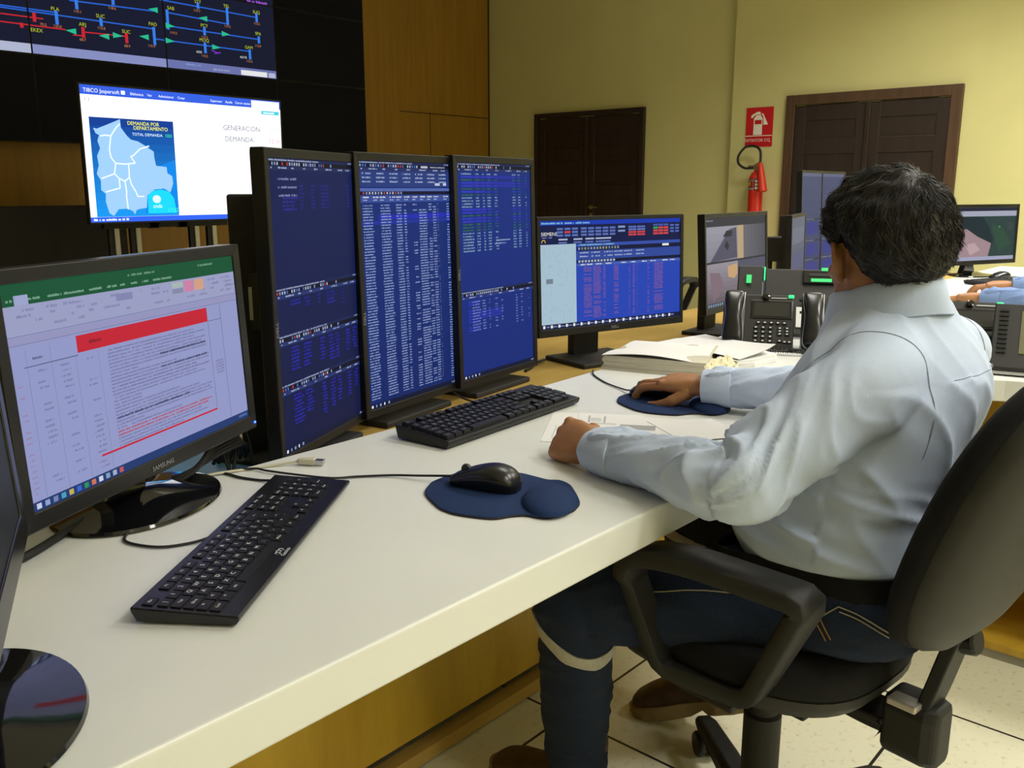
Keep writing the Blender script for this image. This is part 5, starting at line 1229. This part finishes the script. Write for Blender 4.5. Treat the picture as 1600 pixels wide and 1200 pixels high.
        q = v-tc; an = atan2(q.y, q.x)
        x = (v.z*13+an*1.8)
        low_ = max(0, min(1, (.80-v.z)/.12))
        w1 = ridge(noise.noise(V((x*.9, an*1.4, 1.7)))); w3 = ridge(noise.noise(V((v.z*24+1.5*an, an*1.1, 5.5))))
        fade = max(0, min(1, (v.z-O.z-.640)/.05))
        return fa*wa+(1-wa)*fade*(.008*(w1-.45)*(1 if v.z < .93 else .35)+low_*.015*(w3-.45)+.004*noise.noise(v*9))
    hem = p.get('hem', .625); hsl = p.get('hem_slope', 0)
    sm.v = [v+nn[i]*fold(v) for i, v in enumerate(sm.v)]
    shirt = link('shirt', sm, M[shirt_m], r, smooth=True, angle=180)
    bvh = BVHTree.FromPolygons([tuple(v) for v in sm.v], sm.f)
    def snapped(pts, bv, d=.0008): 
        out = []
        for q in spline(pts, 8):
            a, n_, i, dd = bv.find_nearest(q); out.append(a+n_*d)
        for _ in range(6): out = [out[0]]+[(out[i-1]+out[i]*2+out[i+1])/4 for i in range(1, len(out)-1)]+[out[-1]]
        return [(lambda h_: h_[0]+h_[1]*d)(bv.find_nearest(q)) for q in out]
    # collar: stand and folded leaf
    mb = MB(); cb = A((p['neck'][0], p['neck'][1], 1.024)) + fv*.004; NC = 40; g = []
    cr = V((sin(R(p['collar_face'])), -cos(R(p['collar_face'])), 0)); cfv = V((cos(R(p['collar_face'])), sin(R(p['collar_face'])), 0))
    prof = [(.0, -.012, 0), (-.004, .020, 0), (-.003, .042, 0), (.002, .047, 0), (.008, .042, 0), (.016, .020, 1), (.024, -.004, 1.4), (.021, -.006, 1.4), (.011, .018, 1), (.003, .036, 0), (.004, .0, 0), (.004, -.012, 0)]
    for i in range(NC+1):
        a = R(-158)+R(316)*i/NC; fr_ = max(0, (abs(a)-R(95))/R(63))     # a = 0 at the nape
        dirv = -cfv*cos(a)+cr*sin(a)
        drop = V((0, 0, 1))*(-.052*(1-cos(a))*.5*1.0)
        ring = []
        for o_, z, lf in prof:
            ring.append(cb+dirv*(.070+.006*cos(2*a)+o_*1.0+.004*lf*noise.noise(V((a*2, z*20, 3))))+V((0, 0, z*(1.05+.25*fr_)-(.018*(1-cos(a))*.5*(lf >= 1))))+drop+cfv*(.010*(1-cos(a))))
        g.append(ring)
    mb.rings(g); link('collar', mb, M[shirt_m], shirt, smooth=True, angle=70)
    for k in (-1, 1):                                                 # cuffs, open ended with thickness
        a0 = el[k].lerp(wr[k], .80); a1 = wr[k]+(wr[k]-el[k]).normalized()*.012; mb = MB(); t = (a1-a0).normalized(); a = t.cross(V((0, 0, 1))).normalized(); b = a.cross(t); rs = []
        for q, ra, rb in ((0, .041, .036), (0, .046, .041), (.06, .047, .042), (.55, .045, .039), (.95, .043, .036), (1, .042, .035), (1, .039, .032), (.6, .038, .032)):
            rs.append([a0.lerp(a1, q)+a*(ra*cos(s_)*(1+.05*noise.noise(V((cos(s_)*2, sin(s_)*2, q*2+k)))))+b*(rb*sin(s_)*(1+.08*noise.noise(V((cos(s_)*2, sin(s_)*2, 5+q))))) for s_ in [2*pi*j/36 for j in range(36)]])
        mb.rings(rs, cap=False); link('cuff', mb, M[shirt_m], shirt, smooth=True, angle=60)
        if detail:
            pts = []                                                  # armhole seam
            c0 = sh[k].lerp(n1, .10); ax = (sh[k]-n1).normalized()
            ax = (ax+V((0, 0, .25))).normalized(); uu = ax.cross(fv).normalized(); vv = ax.cross(uu)
            for j in range(25):
                an = 2*pi*j/24; h_ = bvh.ray_cast(c0+V((0, 0, -.02))+(uu*cos(an)*.3*1.0+vv*sin(an)*.3), -(uu*cos(an)+vv*sin(an)))
                if h_[0] is not None and (h_[0]-c0).length < .17: pts.append(h_[0]+h_[1]*.0004)
            if len(pts) > 9:
                pts = pts[1:-1]
                for _ in range(3): pts = [pts[0]]+[(pts[i-1]+pts[i]*2+pts[i+1])/4 for i in range(1, len(pts)-1)]+[pts[-1]]
                pts = [(lambda h_: h_[0]+h_[1]*.0007)(bvh.find_nearest(q)) for q in pts]; mb = MB(); mb.tube(pts, .0008, 6, sub=3); link('armhole_seam', mb, M['seam'], shirt, smooth=True)
    if detail:
        for q in p['yoke']: mb = MB(); mb.tube(snapped([A(v) for v in q], bvh), .0006, 6, smooth=False); link('yoke_seam', mb, M['seam'], shirt, smooth=True)
    # ---- trousers
    tb = MB(); pc_ = A((px, py, .55))
    torso_rings(tb, [(A((px, py, .498))-hf*.015, pf, .13, .10, .105), (A((px, py, .525))-hf*.015, pf, .178, .13, .135), (A((px, py, .570))-hf*.012, pf, .188, .14, .142), (A((px, py, .62))-hf*.006, pf, .178, .148, .134), (A((px, py, .662)), pf, .168, .142, .122)])
    for k in (-1, 1):
        hp = A((px, py, .568))+hr*(k*.090)+hf*.03; kn, an_ = A(p['knee'][k]), A(p['ankle'][k])
        limb(tb, [(hp, .095, .088), (hp.lerp(kn, .5), .079, .078), (kn-(kn-hp).normalized()*.05, .074, .072)], up=(0, 0, 1))
        limb(tb, [(kn+V((0, 0, -.002)), .071, .070), (kn.lerp(an_, .2), .064, .066), (kn.lerp(an_, .5), .062, .064), (kn.lerp(an_, .8), .054, .056), (an_+(kn-an_)*.04, .052, .054)], up=hf)
    tm_ = remesh(tb, .0062, 5); nn = vnormals(tm_)
    def tfold(v):
        best = 9
        for k in (-1, 1):
            kn = A(p['knee'][k]); best = min(best, (v-kn).length)
            an_ = A(p['ankle'][k]); best = min(best, (v-an_).length)
        w1 = (1-abs(noise.noise(V((v.x*9, v.y*9, v.z*26)))))**3
        return (.004+.007*math.exp(-(best/.11)**2))*(w1-.45)+.003*noise.noise(v*14)
    tm_.v = [v+nn[i]*tfold(v) for i, v in enumerate(tm_.v)]
    tr = link('trousers', tm_, M['denim'], r, smooth=True, angle=180)
    tbv = BVHTree.FromPolygons([tuple(v) for v in tm_.v], tm_.f)
    mb = MB(); rs = []
    for z, e in ((.612, .0), (.612, .006), (.648, .006), (.648, 0)):
        ring = []
        for j in range(48):
            a = 2*pi*j/48; dv = hr*cos(a)+hf*sin(a); q = tbv.ray_cast(A((px, py, .63))+dv*.4, -dv)
            rr = (q[0]-A((px, py, .63))).length if q[0] is not None else .17
            ring.append(A((px, py, z))+dv*(rr+e))
        rs.append(ring)
    mb.rings(rs, closed=True); link('belt', mb, M['belt'], r, smooth=True, angle=50)
    for k in (-1, 1):                                                 # reflective bands below the knees
        kn, an_ = A(p['knee'][k]), A(p['ankle'][k]); ax = (an_-kn).normalized(); a = ax.cross(hf).normalized(); b = a.cross(ax); rs = []; mb = MB()
        for t, e in ((.11, .0005), (.11, .003), (.122, .003), (.135, .003), (.148, .003), (.16, .003), (.172, .003), (.172, .0005)):
            c = kn.lerp(an_, t); ring = []
            for j in range(44):
                q_ = 2*pi*j/44; dv = (a*cos(q_)+b*sin(q_)); dv2 = (dv).normalized(); o_ = c-ax*(.030*sin(q_)); q = tbv.ray_cast(o_+dv2*.10, -dv2)
                ring.append((q[0] if q[0] is not None and .05 < (q[0]-o_).length < .082 else o_+dv2*.0665)+dv2*e)
            rs.append(ring)
        mb.rings(rs, closed=True); link('reflective_band', mb, M['tape'], tr, smooth=True, angle=50)
    if detail:
        for q, m_ in p['stitch']: mb = MB(); mb.tube(snapped([A(v) for v in q], tbv, .0012), .0011, 5, smooth=False); link('stitching', mb, M[m_], tr)
    # ---- boots
    for k in (-1, 1):
        an_ = A(p['ankle'][k]); toe = A(p['toe'][k]); d = (toe-an_); dh = V((d.x, d.y, 0)).normalized(); s_ = V((dh.y, -dh.x, 0))
        zt = p['sole'][k]; pitch = p['foot_pitch'][k]
        up_ = (V((0, 0, 1))*cos(pitch)+dh*sin(pitch)); fd = (dh*cos(pitch)-V((0, 0, 1))*sin(pitch)); o_ = an_+V((0, 0, -.095))*1.0
        BP = lambda x, y, z: o_+fd*x+s_*y+up_*z
        bb = MB(); limb(bb, [(BP(-.01, 0, .17), .050, .050), (BP(-.008, 0, .10), .048, .050), (BP(-.01, 0, .05), .042, .048)], up=fd)
        rs = []
        for x, w_, h in ((-.075, .020, .05), (-.065, .034, .075), (-.03, .040, .090), (.02, .040, .095), (.07, .043, .078), (.12, .048, .058), (.16, .047, .048), (.19, .036, .038), (.205, .018, .026)):
            rs.append([BP(x, w_*math.copysign(abs(cos(q))**.8, cos(q)), .018+max(-.01, h*.5+h*.5*math.copysign(abs(sin(q))**.7, sin(q)))) for q in [2*pi*j/24 for j in range(24)]])
        bb.rings(rs); bo_ = link('boot', remesh(bb, .005, 4), M['boot'], r, smooth=True, angle=180)
        mb = MB(); ol = spline([(-.085, 0, 0), (-.075, .034, 0), (-.02, .042, 0), (.05, .041, 0), (.12, .053, 0), (.175, .046, 0), (.215, .016, 0), (.215, -.016, 0), (.175, -.046, 0), (.12, -.050, 0), (.05, -.036, 0), (-.02, -.041, 0), (-.075, -.034, 0)], 6, True)
        tread = lambda i: 1+.035*(i % 4 < 2)
        mb.rings([[BP(q.x*s2*(tread(i) if tr_ else 1), q.y*s2*(tread(i) if tr_ else 1), z+(.012 if (.02 < q.x < .06 and z < .01) else 0)) for i, q in enumerate(ol)] for z, s2, tr_ in ((.0, .93, 1), (.004, .97, 1), (.016, .98, 1), (.020, 1.0, 0), (.030, 1.0, 0), (.032, .95, 0))]); link('sole', mb, M['sole'], bo_)
    return r

P1 = dict(hip=(1.392, .505), hip_face=96, neck=(1.447, .478), chest_face=86, collar_face=62, sh_z=.925, sh_w=.168,
    elbow={-1: (1.092, .548, .808), 1: (1.72, .665, .81)}, wrist={-1: (1.145, .815, .786), 1: (1.640, .895, .797)},
    knee={-1: (1.125, .845, .522), 1: (1.585, .90, .565)}, ankle={-1: (1.215, .905, .115), 1: (1.655, .84, .165)},
    toe={-1: (1.22, 1.13, .05), 1: (1.62, 1.05, .05)}, sole={-1: 0, 1: 0}, foot_pitch={-1: 0, 1: R(22)},
    head=(1.456, .504, 1.096), head_face=50, head_tilt=8,
    hand={-1: dict(d=(.20, .97, -.02), n=(-.72, .12, .68), s=(.6, 0, .7), curl=[(72, 80, 55), (74, 82, 55), (76, 82, 55), (78, 80, 50)], splay=[.03, .01, -.01, -.03], thumb=[(.75, .35, .35), (.75, -.10, .60), (.6, -.5, .55)]),
          1: dict(d=(-.03, .99, -.02), n=(-.12, 0, 1), s=(-1, 0, -.1), curl=[(10, 38, 24), (8, 34, 22), (14, 40, 24), (20, 42, 26)], splay=[.06, .0, -.05, -.12], thumb=[(.70, .55, .42), (.88, .15, .38), (.97, -.05, .15)], nail=(-.8, 0, .6))},
    yoke=[[(1.36, .36, .925), (1.44, .33, .935), (1.52, .31, .945), (1.58, .31, .95)]], stitch=[], hem=.62)
P1['stitch'] = [
    ([(1.120, .72, .575), (1.134, .689, .581), (1.155, .645, .590), (1.172, .60, .595), (1.190, .54, .598)], 'stitch'),
    ([(1.219, .439, .606), (1.212, .462, .585), (1.207, .485, .567), (1.203, .51, .555)], 'stitch'),
    ([(1.219, .439, .606), (1.227, .419, .600), (1.238, .399, .588), (1.252, .375, .572)], 'stitch'),
    ([(1.218, .437, .599), (1.226, .417, .593), (1.237, .397, .581), (1.251, .373, .565)], 'stitch'),
    ([(1.212, .462, .585), (1.214, .452, .568), (1.216, .445, .555)], 'stitch2'), ([(1.210, .468, .580), (1.212, .458, .564), (1.214, .451, .551)], 'stitch2')]
build_person('person in pale blue shirt and dark jeans, seated with back to view', (0, 0, 0), P1)
P2 = dict(P1); P2['hand'] = {-1: dict(d=(.05, .99, -.05), n=(.05, 0, 1), s=(1, 0, -.1), curl=[(8, 30, 20), (8, 28, 20), (10, 30, 20), (16, 34, 22)], splay=[.08, .02, -.05, -.14], thumb=[(.70, .55, .42), (.88, .15, .38), (.97, -.05, .15)]), 1: P1['hand'][1]}
P2['wrist'] = {-1: (1.15, .84, .797), 1: (1.66, .86, .80)}; P2['head_face'] = 80
build_person('person in blue shirt at right edge, only hand and sleeve in view', (2.57, .04, 0), P2, shirt_m='shirt2', detail=False)
office_chair('black swivel chair of the second man, mostly outside the right edge', (3.94, .652), R(82), GCH)
mouse('far black mouse under the hand of the second man', (3.735, 1.01), R(0), .751, None, GM)
